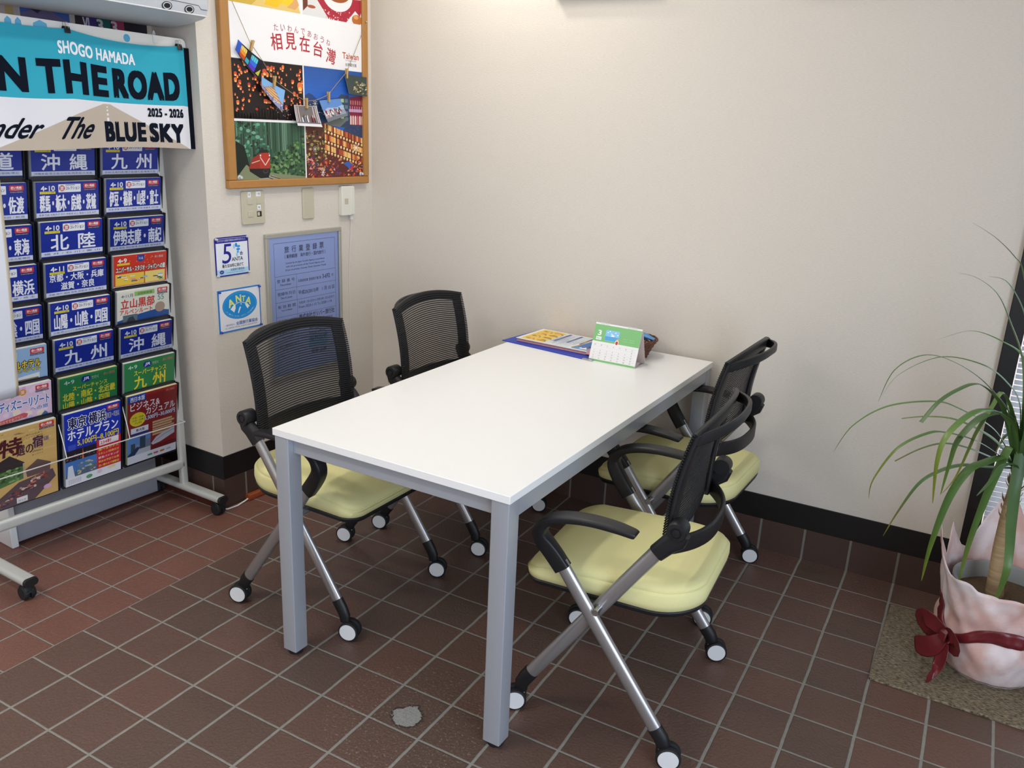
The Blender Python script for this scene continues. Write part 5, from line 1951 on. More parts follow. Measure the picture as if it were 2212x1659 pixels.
photo([(0.735, 1.756), (0.623, 1.692), (0.650, 1.634), (0.745, 1.722)], a1, 'small curled photo of glowing blue and orange lanterns, leftmost on the string', 0.012, -0.006)
photo([(0.634, 1.640), (0.523, 1.598), (0.544, 1.520), (0.640, 1.602)], a2, 'small photo of a temple roof under blue sky, second from left on string', 0.012, 0.004)
photo([(0.479, 1.548), (0.359, 1.548), (0.339, 1.470), (0.472, 1.472)], a3, 'small grey photo of marching figures at the lowest point of the string', 0.010, 0.010)
photo([(0.344, 1.570), (0.226, 1.583), (0.190, 1.518), (0.306, 1.490)], a4, 'small photo of a crowd under blue sky, right of the lowest one', 0.012, 0.008)
photo([(0.196, 1.680), (0.064, 1.676), (0.066, 1.600), (0.176, 1.604)], a5, 'small dark green photo at the right end of the string, over the frame', 0.012, 0.004)
for i, (w, z, rot) in enumerate(((0.673, 1.742, -0.35), (0.573, 1.628, -0.15), (0.413, 1.558, 0.05), (0.290, 1.588, 0.05), (0.183, 1.684, -0.05))):
    mb = MB()
    for sg in (-1, 1):
        mb.sweep([(0, sg * 0.0028, -0.020), (0, sg * 0.0030, 0.0), (0, sg * 0.0050, 0.018)], rrect(0.0085, 0.0035, 0.0008, 2), side=(1, 0, 0))
    mb.tube([(-0.0048, -0.004, 0.001), (-0.0048, 0.004, 0.001), (0.0048, 0.004, 0.001), (0.0048, -0.004, 0.001), (-0.0048, -0.004, 0.001)], 0.0006, 6)
    o = mb.build('clothes_peg', MT['pinwood'], smooth=True)
    o.location = lwall(w, z, 0.031)
    o.rotation_euler = Euler((0, rot, LPHI), 'XYZ')
    o.rotation_euler = (Matrix.Rotation(LPHI, 3, 'Z') @ Matrix.Rotation(-rot, 3, 'Y')).to_euler()
    tag(o, ['tiny wooden peg on the leftmost small photo', 'tiny wooden peg on the temple photo', 'tiny wooden peg on the lowest photo of the string', 'tiny wooden peg on the crowd photo', 'tiny wooden peg on the dark green photo'][i], 'peg', 'pegs on the string')


# switch plates
def plate(w0, w1, z0, z1, t, mat, name, label, cat, parts):
    th = thing(name, label, cat)
    on_wall(th, w0, z0)
    W_, H2 = w0 - w1, z1 - z0
    m2 = MB()
    m2.prism(rrect(W_, H2, 0.006, 4, W_ / 2, H2 / 2), 0, t)
    m2.xf(lambda x, y, z: (x, -z, y))
    m2.build('cover_plate', mat, th, bevel=0.0025)
    for (nm, x0, x1, za, zb, d, mt) in parts:
        m2 = MB()
        m2.box(x0, x1, -t - d, -t + 0.001, za, zb)
        m2.build(nm, mt, th, bevel=min(0.001, d * 0.4))
    return th


sw = plate(0.735, 0.625, 1.106, 1.231, 0.008, MT['beige'], 'switch_plate', 'beige four switch plate with paper labels under the poster frame', 'switch', [
    ('switch_button', 0.026, 0.050, 0.075, 0.097, 0.002, MT['beige']),
    ('switch_button', 0.070, 0.092, 0.075, 0.097, 0.002, MT['beige']),
    ('switch_button', 0.026, 0.050, 0.028, 0.050, 0.002, MT['beige']),
    ('switch_button', 0.070, 0.092, 0.028, 0.048, 0.001, MT['blackwood']),
    ('switch_key', 0.072, 0.082, 0.031, 0.045, 0.003, MT['beige']),
])
for (x0, x1, z0, z1, t) in ((0.029, 0.043, 0.101, 0.121, '表'), (0.068, 0.091, 0.104, 0.122, '一般'), (0.073, 0.089, 0.054, 0.072, '看')):
    c = Canvas()
    c.text(t, x0 + 0.004, z0 + 0.005, x1 - 0.004, z1 - 0.005, (80, 86, 110), 1)
    o = card('paper_label', c, x0, z0, x1, z1, 0.0004, (240, 240, 240), parent=sw)
    o.location = (0, -0.0082, 0)
plate(0.424, 0.362, 1.108, 1.232, 0.007, MT['beige'], 'blank_plate', 'plain beige blank plate between the switches and the white unit', 'plate', [])
un = plate(0.214, 0.138, 1.110, 1.233, 0.022, MT['ivory'], 'wall_controller', 'ivory wall unit with a thin white cable under the frame', 'controller', [
    ('button', 0.016, 0.038, 0.049, 0.072, 0.0012, MT['beige']),
    ('side_grip', 0.056, 0.0745, 0.004, 0.119, 0.003, MT['ivory']),
])
mb = MB()
mb.box(0.061, 0.074, -0.016, -0.006, -0.020, 0.001)
mb.build('plug', MT['white'], un, bevel=0.001)
mb = MB()
mb.tube([(0.0675, -0.010, -0.015), (0.067, -0.006, -0.08), (0.060, -0.003, -0.22), (0.057, -0.003, -0.40), (0.058, -0.003, -0.62), (0.060, -0.0065, -0.95)], 0.0016, 8)
mb.build('cable', MT['cable'], un, smooth=True)

# framed licence sheet
cert = thing('framed_certificate', 'large blue certificate in a thin aluminium frame behind the near left chair', 'certificate')
CW, CHh = 0.420, 0.600
on_wall(cert, 0.633, 1.0625 - CHh)
for (x0, x1, z0, z1) in ((0, CW, 0, 0.016), (0, CW, CHh - 0.016, CHh), (0, 0.016, 0.016, CHh - 0.016), (CW - 0.016, CW, 0.016, CHh - 0.016)):
    mb = MB()
    mb.box(x0, x1, -0.015, 0, z0, z1)
    mb.build('frame_bar', MT['alu'], cert, bevel=0.0015)
cv = Canvas()
INK = (52, 58, 92)
x0, x1, zt = 0.045, 0.386, 0.560
cv.line([(x0, 0.02), (x0, zt), (x1, zt), (x1, 0.02)], 0.0012, INK, 1)
tx = '旅行業登録票'
for i, ch in enumerate(tx):
    cv.text(ch, 0.100 + 0.039 * i, 0.519, 0.124 + 0.039 * i, 0.545, INK, 2, bold=0.01)
cv.text('（ 業務範囲　海外旅行・国内旅行 ）', 0.100, 0.496, 0.328, 0.512, INK, 2, bold=0.01)
for i, t in enumerate(('Licensed by the Japan Tourism Agency in accordance', 'with the provisions of the Travel Agency Law', '(Scope of activities: Overseas Travel, Domestic Travel)')):
    cv.text(t, 0.105 - 0.004 * (i == 2), 0.472 - 0.014 * i, 0.322 + 0.008 * (i == 2), 0.481 - 0.014 * i, INK, 2)
rowz = [0.428, 0.375, 0.322, 0.262, 0.210, 0.158, 0.100]
for z in rowz:
    cv.line([(x0, z), (x1, z)], 0.0010, INK, 1)
cv.line([(0.160, rowz[0]), (0.160, 0.02)], 0.0010, INK, 1)
left = [('登 録 番 号', 'Number'), ('登録年月日', 'Date of License'), ('有 効 期 間', 'Term of Validity'), ('氏名又は名称', 'Name'), ('営業所の名称', 'Name of Branch'), ('旅行業務取扱', '管理者の氏名')]
for i, (a_, b_) in enumerate(left):
    z = rowz[i]
    cv.text(a_, 0.054, z - 0.026, 0.150, z - 0.012, INK, 2)
    cv.text(b_, 0.072, z - 0.040, 0.132, z - 0.031, INK, 2)
cv.text('兵庫県知事 登録旅行業 第', 0.168, 0.392, 0.300, 0.404, INK, 2)
cv.text('3-692', 0.308, 0.392, 0.352, 0.410, INK, 2, bold=0.01)
cv.text('号', 0.362, 0.394, 0.374, 0.406, INK, 2)
cv.text('平成25(2013)年　1 月 15 日', 0.168, 0.338, 0.376, 0.358, INK, 2, bold=0.01)
cv.text('令和5年 1月15日から令和10年 1月14日まで', 0.168, 0.300, 0.376, 0.312, INK, 2)
cv.text('From 2023-1-15 To 2028-1-14', 0.168, 0.283, 0.360, 0.294, INK, 2)
cv.text('株式会社ガリバー旅行社', 0.168, 0.236, 0.376, 0.258, INK, 2, bold=0.015)
cv.text('Gulliver Travel Agency', 0.176, 0.214, 0.364, 0.230, INK, 2)
cv.text('本社営業所', 0.222, 0.182, 0.318, 0.202, INK, 2, bold=0.012)
cv.text('Head office', 0.222, 0.162, 0.316, 0.176, INK, 2)
cv.rect(0.218, 0.104, 0.330, 0.156, (120, 176, 214), 1)
cv.text('藤井弘文', 0.226, 0.130, 0.326, 0.152, INK, 2)
cv.text('Travel Supervisor', 0.240, 0.112, 0.312, 0.121, (90, 120, 160), 2)
cv.text('岡本 正勝', 0.234, 0.076, 0.322, 0.096, INK, 2, bold=0.015)
sh = card('printed_sheet', cv, 0.014, 0.014, CW - 0.014, CHh - 0.014, 0.006, (184, 198, 244), parent=cert)
mb = MB()
mb.add([(0.014, -0.012, 0.014), (CW - 0.014, -0.012, 0.014), (CW - 0.014, -0.012, CHh - 0.014), (0.014, -0.012, CHh - 0.014)], [(0, 1, 2, 3)])
mb.build('glass_pane', MT['clear'], cert)

# two association plaques
DB = (34, 36, 140)
cv = Canvas()
W5, H5 = 0.157, 0.146
cv.poly(rrect(W5, H5, 0.010, 5, W5 / 2, H5 / 2), DB, 0.4)
cv.poly(rrect(W5 - 0.010, H5 - 0.010, 0.006, 5, W5 / 2, H5 / 2), (234, 236, 242), 0.8)
cv.rect(0.004, H5 - 0.022, W5 - 0.004, H5 - 0.006, DB, 1.2)
cv.text('おかげさまで全国旅行業協会は50周年を迎えました', 0.012, H5 - 0.017, W5 - 0.014, H5 - 0.009, (226, 230, 245), 2)
cv.rect(0.006, 0.006, W5 - 0.006, 0.026, (176, 216, 238), 1)
cv.text('5', 0.030, 0.048, 0.070, 0.120, DB, 2, bold=0.004, shear=0.12)
for k, (cx, cz, a_, b_, c_) in enumerate(((0.088, 0.108, 0.0040, 0.009, (150, 206, 236)), (0.098, 0.113, 0.0055, 0.0080, (40, 140, 214)), (0.109, 0.107, 0.0080, 0.0050, (60, 160, 224)), (0.107, 0.0965, 0.0090, 0.0042, (40, 140, 214)), (0.105, 0.087, 0.0055, 0.0055, (90, 176, 226)), (0.100, 0.076, 0.0045, 0.0075, (150, 206, 236)))):
    cv.ell(cx, cz, a_, b_, c_, 2 + 0.05 * k, 14)
cv.text('th', 0.114, 0.074, 0.127, 0.088, DB, 3, bold=0.03)
cv.text('ANTA', 0.074, 0.054, 0.127, 0.068, (40, 40, 48), 3, bold=0.02)
cv.text('新たな50年に向けて', 0.030, 0.032, 0.128, 0.046, (44, 44, 52), 3, bold=0.02)
cv.ell(0.026, 0.017, 0.010, 0.007, DB, 2)
cv.text('ANTA', 0.020, 0.0145, 0.032, 0.0195, (220, 226, 240), 3)
cv.text('全国旅行業協会', 0.066, 0.018, 0.132, 0.028, (60, 80, 140), 3)
cv.text('All Nippon Travel Agents Association', 0.048, 0.0105, 0.130, 0.0145, (90, 110, 160), 3)
mb = MB()
mb.prism(rrect(W5, H5, 0.010, 5, W5 / 2, H5 / 2), 0, 0.002, lin(DB))
mb.xf(lambda x, y, z: (x, -z, y))
cv.into(mb, lambda x, z, l: (x, -0.002 - l, z))
o = mb.build('anniversary_plaque', MT['print'])
on_wall(o, 0.866, 0.9225)
tag(o, 'small white plaque with dark blue border and a big blue five', 'plaque')
AB = (54, 130, 206)
cv = Canvas()
WA, HA = 0.203, 0.164
cv.rect(0, 0, WA, HA, AB, 0.4)
cv.rect(0.0055, 0.0055, WA - 0.0055, HA - 0.0055, (236, 236, 242), 0.8)
cx, cz = WA * 0.50, HA * 0.60
cv.ell(cx, cz, 0.083, 0.054, (34, 146, 220), 1.2, 40)
cv.line([(cx + 0.077 * math.cos(t), cz + 0.0485 * math.sin(t)) for t in [2 * PI * k / 40 for k in range(41)]], 0.0008, (120, 196, 240), 1.6)
YL = (238, 236, 130)
cv.text('A', cx - 0.056, cz - 0.002, cx - 0.028, cz + 0.026, YL, 3, bold=0.04, rot=0.28)
cv.text('N', cx - 0.018, cz + 0.012, cx + 0.006, cz + 0.038, YL, 3, bold=0.04, rot=0.06)
cv.text('T', cx + 0.010, cz + 0.012, cx + 0.026, cz + 0.032, YL, 3, bold=0.04, rot=-0.08)
cv.text('A', cx + 0.028, cz - 0.002, cx + 0.054, cz + 0.024, YL, 3, bold=0.04, rot=-0.26)
arc = [(cx - 0.046 + 0.092 * k / 14, cz - 0.012 + 0.022 * math.sin(PI * k / 14)) for k in range(15)]
cv.line(arc, 0.0020, (240, 244, 248), 3)
for ps in ([(-0.046, -0.012), (-0.034, 0.0), (-0.022, 0.002), (-0.022, -0.012), (-0.030, -0.026), (-0.036, -0.020)], [(-0.012, -0.030), (-0.006, -0.014), (0.0, -0.006), (0.004, -0.010), (-0.002, -0.020), (-0.008, -0.032)], [(0.024, -0.002), (0.034, 0.002), (0.046, -0.012), (0.040, -0.014), (0.036, -0.020), (0.030, -0.012)], [(0.002, 0.004), (0.008, 0.006), (0.006, -0.002)]):
    cv.poly([(cx + a_, cz + b_) for a_, b_ in ps], (240, 244, 248), 3.2)
lt = 'ALL NIPPON TRAVEL AGENTS ASSOCIATION'
for i, ch in enumerate(lt):
    if ch == ' ':
        continue
    t = math.radians(205 + 130 * i / (len(lt) - 1))
    px, pz = cx + 0.070 * math.cos(t), cz + 0.043 * math.sin(t)
    cv.text(ch, px - 0.0013, pz - 0.002, px + 0.0013, pz + 0.002, (226, 240, 250), 3, rot=t + PI / 2)
cv.text('一般社団法人', 0.024, 0.024, 0.072, 0.031, (70, 110, 170), 3)
cv.text('全国旅行業協会', 0.078, 0.022, 0.184, 0.036, (70, 110, 180), 3, bold=0.02)
cv.text('ALL NIPPON TRAVEL AGENTS ASSOCIATION', 0.026, 0.013, 0.180, 0.018, (120, 130, 160), 3)
o = card('association_plaque', cv, 0, 0, WA, HA, 0.002, AB)
on_wall(o, 0.866, 0.708)
tag(o, 'white square plaque with blue border, a blue oval and yellow letters', 'plaque')
k = 0
PN = ['lower left', 'lower right', 'upper right', 'upper left']
for (wl, zl, Wp, Hp, mt, nm) in ((0.866, 0.9225, W5, H5, 'clearpin', 'the plaque with the big five'), (0.866, 0.708, WA, HA, 'bluepin', 'the plaque with the blue oval')):
    for i, (ux, uz) in enumerate(((0.006, 0.005), (Wp - 0.005, 0.006), (Wp - 0.006, Hp - 0.006), (0.007, Hp - 0.006))):
        mb = MB()
        mb.lathe_y([(0.0045, -0.002), (0.0050, -0.004), (0.0035, -0.007), (0.0042, -0.010), (0.0030, -0.012), (0.001, -0.0125)], (0, 0, 0), 16)
        o = mb.build('push_pin', MT[mt], smooth=True)
        on_wall(o, wl - ux, zl + uz, 0.0)
        tag(o, '%s push pin at the %s corner of %s' % ('clear' if mt == 'clearpin' else 'blue', PN[i], nm), 'pin', 'pins on the plaques')

# cable trunking along the foot of the left block, and its cable
cc = thing('cable_trunking', 'terracotta cable trunking along the floor edge below the left wall', 'trunking')
mb = MB()
pa, pb = lwall(0.795, 0, 0.008), lwall(0.03, 0, 0.008)
mb.sweep([(pa.x + 0.012, pa.y, 0.0135), (pb.x + 0.012, pb.y, 0.0135)], rrect(0.024, 0.026, 0.005, 3), side=(1, 0, 0))
mb.build('cover', MT['cablecover'], cc, smooth=True)
mb = MB()
p1 = Vector((b.x, b.y, 0))
mb.sweep([(p1.x - 0.52 + 0.04, p1.y - 0.009 + 0.0205, 0.018), (p1.x - 0.012, p1.y - 0.0215, 0.018)], rrect(0.022, 0.034, 0.005, 3), side=(0, 1, 0))
tag(mb.build('cable_trunking', MT['cablecover2'], smooth=True), 'maroon cable trunking on the floor behind the rack foot', 'trunking')
mb = MB()
mb.tube([(p1.x - 0.03, p1.y - 0.022, 0.010), (p1.x + 0.0, p1.y - 0.030, 0.006), (p1.x + 0.025, p1.y - 0.015, 0.004), (p1.x + 0.032, p1.y + 0.03, 0.004), (p1.x + 0.026, p1.y + 0.075, 0.006), (p1.x + 0.024, p1.y + 0.10, 0.010)], 0.0032, 8)
tag(mb.build('white_cable', MT['cable'], smooth=True), 'short white cable on the floor round the wall corner', 'cable')

# ------------------------------------------------------------------ things on the table
TZ = TH
fo = thing('blue_folder', 'large cobalt blue folder lying at the far left corner of the table', 'folder', (0.836, -0.246, TZ), -0.150)
mb = MB()
mb.box(0, 0.415, 0, 0.225, 0, 0.0035)
mb.build('cover', MT['cobalt'], fo, bevel=0.001)
mb = MB()
mb.box(0.375, 0.417, -0.0015, 0.012, 0.0002, 0.0042)
mb.build('corner_guard', MT['steel'], fo, bevel=0.0008)
bd = thing('menu_board', 'rose backed board with a printed yellow, white and blue sheet on the blue folder', 'board', (0.889, -0.224, TZ + 0.004), -0.085)
mb = MB()
mb.box(0, 0.345, 0, 0.206, 0, 0.006)
mb.box(0.002, 0.342, 0.002, 0.204, 0.0068, 0.0115)
mb.build('boards', MT['pinkclip'], bd, bevel=0.0015)
cv = Canvas()
cv.rect(0.004, 0.004, 0.304, 0.216, (238, 238, 232), 1)
cv.rect(0.010, 0.012, 0.105, 0.208, (240, 206, 80), 2)
r6 = random.Random(41)
for i in range(2):
    for j in range(4):
        x, z = 0.016 + 0.046 * i, 0.018 + 0.048 * j
        cv.ell(x + 0.020, z + 0.020, 0.018, 0.016, (228, 160, 60), 3, 14)
        for k in range(5):
            cv.ell(x + r6.uniform(0.008, 0.032), z + r6.uniform(0.008, 0.032), 0.006, 0.005, r6.choice([(246, 200, 90), (206, 130, 50), (240, 226, 150), (120, 140, 60)]), 3.2 + 0.01 * k, 8)
        cv.rect(x + 0.036, z + 0.004, x + 0.043, z + 0.014, (90, 100, 130), 3.4)
cv.rect(0.105, 0.012, 0.205, 0.208, (214, 222, 230), 2)
for i in range(3):
    cv.rr(0.118 + 0.046 * i, 0.060 + 0.012 * i, 0.128 + 0.046 * i, 0.205, 0.003, (86, 96, 150), 3)
for i in range(26):
    x = 0.112 + 0.006 * (i % 16)
    cv.line([(x, r6.uniform(0.02, 0.09)), (x + r6.uniform(-0.002, 0.002), r6.uniform(0.10, 0.2))], 0.0012, r6.choice([(110, 120, 160), (150, 156, 170), (70, 80, 150)]), 2.6)
cv.poly([(0.215, 0.012), (0.300, 0.012), (0.300, 0.208), (0.230, 0.208)], (90, 150, 210), 2)
cv.poly([(0.225, 0.05), (0.262, 0.03), (0.290, 0.09), (0.270, 0.16), (0.235, 0.17)], (50, 110, 190), 3)
cv.line([(0.212, 0.02), (0.222, 0.08), (0.214, 0.14), (0.226, 0.205)], 0.006, (196, 150, 70), 3.2)
cv.poly([(0.24, 0.02), (0.27, 0.025), (0.255, 0.055)], (240, 244, 246), 3.4)
for i in range(12):
    cv.rect(*(lambda x, z: (x, z, x + 0.008, z + 0.012))(r6.uniform(0.23, 0.285), r6.uniform(0.03, 0.19)), r6.choice([(236, 240, 244), (130, 100, 80), (40, 60, 130)]), 3.5)
mb = MB()
mb.box(-0.004, 0.340, 0.0, 0.203, 0.0117, 0.0127, lin((238, 238, 234)))
cv.into(mb, lambda x, z, l: (x * 1.11, z * 0.925, 0.0127 + l))
mb.build('printed_sheet', MT['print'], bd)
mb = MB()
mb.sweep([(0.330, -0.006, 0.005), (0.330, 0.008, 0.019), (0.330, 0.026, 0.017)], rrect(0.036, 0.004, 0.0015, 3), side=(1, 0, 0))
mb.build('board_clip', MT['pinkclip'], bd, smooth=True)

# desk calendar
cal = thing('desk_calendar', 'green and white desk calendar showing a big three, standing on the table', 'calendar', (1.2275, -0.291, TZ), -0.045)
CWd, CHt, lean = 0.183, 0.141, 0.33
ca_, sa_ = math.cos(lean), math.sin(lean)


def calp(x, z, l):
    return (x, z * sa_ - l * ca_, z * ca_ + l * sa_)


GR = (128, 190, 122)
cv = Canvas()
cv.rect(0, 0, CWd, CHt, (240, 238, 236), 0.5)
cv.rect(0, CHt * 0.52, CWd, CHt - 0.006, GR, 1)
cv.rect(0, 0, CWd, 0.0065, GR, 1)
cv.text('3', 0.016, 0.096, 0.029, 0.114, (245, 250, 245), 3, bold=0.03)
cv.rect(0.012, 0.079, 0.033, 0.091, (240, 244, 240), 2)
cv.text('March', 0.015, 0.082, 0.030, 0.088, (120, 180, 120), 3)
cv.rr(0.046, 0.080, 0.101, 0.119, 0.004, (140, 200, 236), 2)
cv.rect(0.047, 0.081, 0.100, 0.096, (84, 164, 220), 2.5)
for (x, z) in ((0.055, 0.110), (0.070, 0.106), (0.085, 0.112), (0.094, 0.105), (0.062, 0.115)):
    cv.ell(x, z, 0.003, 0.002, (240, 246, 250), 3, 8)
cv.poly([(0.068, 0.097), (0.080, 0.097), (0.084, 0.101), (0.073, 0.105)], (246, 244, 230), 3)
cv.ell(0.096, 0.078, 0.0075, 0.0095, (246, 232, 220), 3, 14)       # a plain little red and white figure
cv.ell(0.096, 0.077, 0.0052, 0.0070, (206, 60, 56), 3.4, 12)
cv.ell(0.097, 0.089, 0.004, 0.003, (240, 190, 110), 3.6, 10)
for x0 in (0.118, 0.143):
    for i in range(2):
        for j in range(5):
            cv.rect(x0 + 0.004 * j, 0.094 - 0.008 * i, x0 + 0.002 + 0.004 * j, 0.097 - 0.008 * i, (150, 210, 146), 2)
for i in range(7):
    cv.line([(0.006, 0.064 - 0.0095 * i), (CWd - 0.006, 0.064 - 0.0095 * i)], 0.0004, (206, 204, 204), 1)
days = 1
for r in range(5):
    for d in range(7):
        n_ = r * 7 + d - 5
        x = 0.014 + 0.0245 * d
        if r == 0 and False:
            continue
        if 1 <= n_ <= 31:
            hw_ = 0.0009 if n_ == 1 else (0.0013 if n_ < 10 else 0.0026)
            cv.text(str(n_), x - hw_, 0.0485 - 0.0095 * r, x + hw_, 0.0520 - 0.0095 * r, (200, 90, 80) if d == 0 else (90, 90, 96), 2)
for d, t in enumerate(('日', '月', '火', '水', '木', '金', '土')):
    x = 0.014 + 0.0245 * d
    cv.text(t, x - 0.0025, 0.058, x + 0.0025, 0.063, (130, 130, 130), 2)
mb = MB()
mb.add([calp(x, z, l) for l in (0, -0.003) for x, z in ((0, 0), (CWd, 0), (CWd, CHt), (0, CHt))], [(0, 1, 2, 3), (7, 6, 5, 4), (0, 4, 5, 1), (1, 5, 6, 2), (2, 6, 7, 3), (3, 7, 4, 0)], lin((236, 232, 228)))
cv.into(mb, calp)
mb.build('pages', MT['print'], cal)
mb = MB()
top = Vector(calp(0, CHt, -0.003))
ry = top.y + 0.046
mb.add([(x, y, z) for x in (0, CWd) for (y, z) in ((top.y, top.z), (top.y + 0.002, top.z), (ry, 0.002), (ry - 0.002, 0.001))], [(0, 4, 5, 1), (1, 5, 6, 2), (2, 6, 7, 3), (3, 7, 4, 0), (0, 1, 2, 3), (4, 7, 6, 5)], lin((232, 214, 208)))
mb.add([(0, ry, 0.0), (CWd, ry, 0.0), (CWd, ry * 0.5, 0.010), (0, ry * 0.5, 0.010), (0, 0.004, 0.0), (CWd, 0.004, 0.0)], [(0, 1, 2, 3), (3, 2, 5, 4)], lin((232, 214, 208)))
mb.build('stand_back', MT['print'], cal)
mb = MB()
for x0 in [0.022 + 0.0062 * i for i in range(6)] + [0.128 + 0.0062 * i for i in range(6)]:
    c0 = Vector(calp(x0, CHt - 0.001, -0.0015))
    mb.tube([(x0, c0.y + 0.0045 * math.cos(t), c0.z + 0.0045 * math.sin(t)) for t in [2 * PI * k / 14 for k in range(15)]], 0.0006, 6)
mb.build('ring_binding', MT['white'], cal, smooth=True)

# wicker basket with blue packets
bk = thing('wicker_basket', 'small dark wicker basket behind the desk calendar', 'basket', (1.335, -0.125, TZ))
mb = MB()
NB = 40
for k in range(9):
    z = 0.004 + 0.0072 * k
    R_ = 0.052 + 0.030 * (k / 8) ** 1.2
    mb.tube([((R_ + 0.0022 * math.cos(j * PI * 10 / NB * 2 + (k % 2) * PI)) * math.cos(2 * PI * j / NB), (R_ + 0.0022 * math.cos(j * PI * 10 / NB * 2 + (k % 2) * PI)) * math.sin(2 * PI * j / NB), z + 0.002 * math.sin(j * 1.7 + k)) for j in range(NB + 1)], 0.0036, 6)
for j in range(20):
    t = 2 * PI * j / 20
    mb.tube([((0.052 + 0.030 * (k / 5) ** 1.2) * math.cos(t), (0.052 + 0.030 * (k / 5) ** 1.2) * math.sin(t), 0.002 + 0.058 * k / 5) for k in range(6)], 0.0026, 6)
mb.cyl((0, 0, 0.0005), (0, 0, 0.005), 0.052, 0.052, 24)
for k in range(2):
    mb.tube([((0.084 + 0.003 * math.cos(t * 9 + k * PI)) * math.cos(t), (0.084 + 0.003 * math.cos(t * 9 + k * PI)) * math.sin(t), 0.066 + 0.003 * math.sin(t * 9 + k * PI)) for t in [2 * PI * j / 60 for j in range(61)]], 0.0034, 6)
mb.build('weave', MT['wicker'], bk, smooth=True)
for i, (x, y, z, rz, tl, lb) in enumerate(((1.350, -0.140, 0.060, 0.3, 0.25, 'blue wrapped packet in the wicker basket, lower of the pair'), (1.366, -0.112, 0.078, -0.1, 0.15, 'blue wrapped packet lying uppermost in the wicker basket'), (1.338, -0.105, 0.072, 0.8, -0.1, 'blue wrapped packet at the left inside the wicker basket'))):
    mb = MB()
    mb.sweep([(-0.045, 0, 0), (-0.040, 0, 0), (-0.02, 0, 0.001), (0.02, 0, 0.001), (0.040, 0, 0), (0.047, 0, 0)], rrect(0.024, 0.012, 0.005, 3), scales=[(1, 0.15), (0.95, 0.5), (1, 1), (1, 1), (0.95, 0.5), (1, 0.15)], side=(0, 1, 0))
    o = mb.build('wrapped_packet', MT['sky_blue'], smooth=True)
    o.location = (x, y, TZ + z)
    o.rotation_euler = (0, tl, rz)
    tag(o, lb, 'packet', 'packets in the basket')

# ------------------------------------------------------------------ doormat and the wrapped pot plant
mb = MB()
mb.box(0, 0.95, -0.475, 0, 0.0, 0.009)
o = mb.build('doormat', MT['mat'], bevel=0.002)
o.location = (2.352, -0.178, 0.0)
o.rotation_euler = (0, 0, -0.02)
tag(o, 'flat brown ribbed mat on the tiles under the potted plant', 'mat')

PX, PY, PZ = 2.638, -0.386, 0.0095
pl = thing('potted_plant', 'long leaved potted plant in pink wrapping with a dark red bow', 'plant', (PX, PY, PZ))
mb = MB()
N = 48
rings = []
for r_, z in ((0.085, 0.012), (0.098, 0.012), (0.128, 0.255), (0.136, 0.260), (0.136, 0.276), (0.130, 0.278), (0.125, 0.272), (0.116, 0.19)):
    rings.append([(r_ * math.cos(2 * PI * k / N), r_ * math.sin(2 * PI * k / N), z) for k in range(N)])
mb.rings(rings)
mb.build('pot', MT['potgrey'], pl, smooth=True)
mb = MB()
rs = random.Random(2)
rings = [[(0.124 * f * math.cos(2 * PI * k / 32), 0.124 * f * math.sin(2 * PI * k / 32), 0.226 + rs.uniform(-0.009, 0.009)) for k in range(32)] for f in (1, 0.8, 0.6, 0.4, 0.2, 0.03)]
mb.rings(rings)
mb.build('soil', MT['soil'], pl, smooth=True)
TR = [(-0.016, 0.0, 0.205), (-0.024, 0.0, 0.30), (-0.030, 0.0, 0.38), (-0.032, 0.0, 0.46), (-0.031, 0.0, 0.54), (-0.029, 0.0, 0.60), (-0.027, 0.0, 0.645)]
mb = MB()
mb.sweep(TR, oval(1, 1, 20), scales=[0.0255, 0.022, 0.0195, 0.0175, 0.016, 0.015, 0.012])
for k in range(26):      # torn leaf bases low on the crown
    z = 0.47 + 0.14 * rs.random()
    a = rs.uniform(0, 2 * PI)
    x0, y0 = -0.031 + 0.015 * math.cos(a), 0.015 * math.sin(a)
    mb.sweep([(x0, y0, z), (x0 + 0.008 * math.cos(a), 0.008 * math.sin(a) + y0, z + 0.012), (x0 + 0.011 * math.cos(a), y0 + 0.011 * math.sin(a), z + 0.024)], rrect(0.010, 0.0014, 0.0005, 2), scales=[1, 0.7, 0.1])
mb.build('trunk', MT['trunk'], pl, smooth=True)

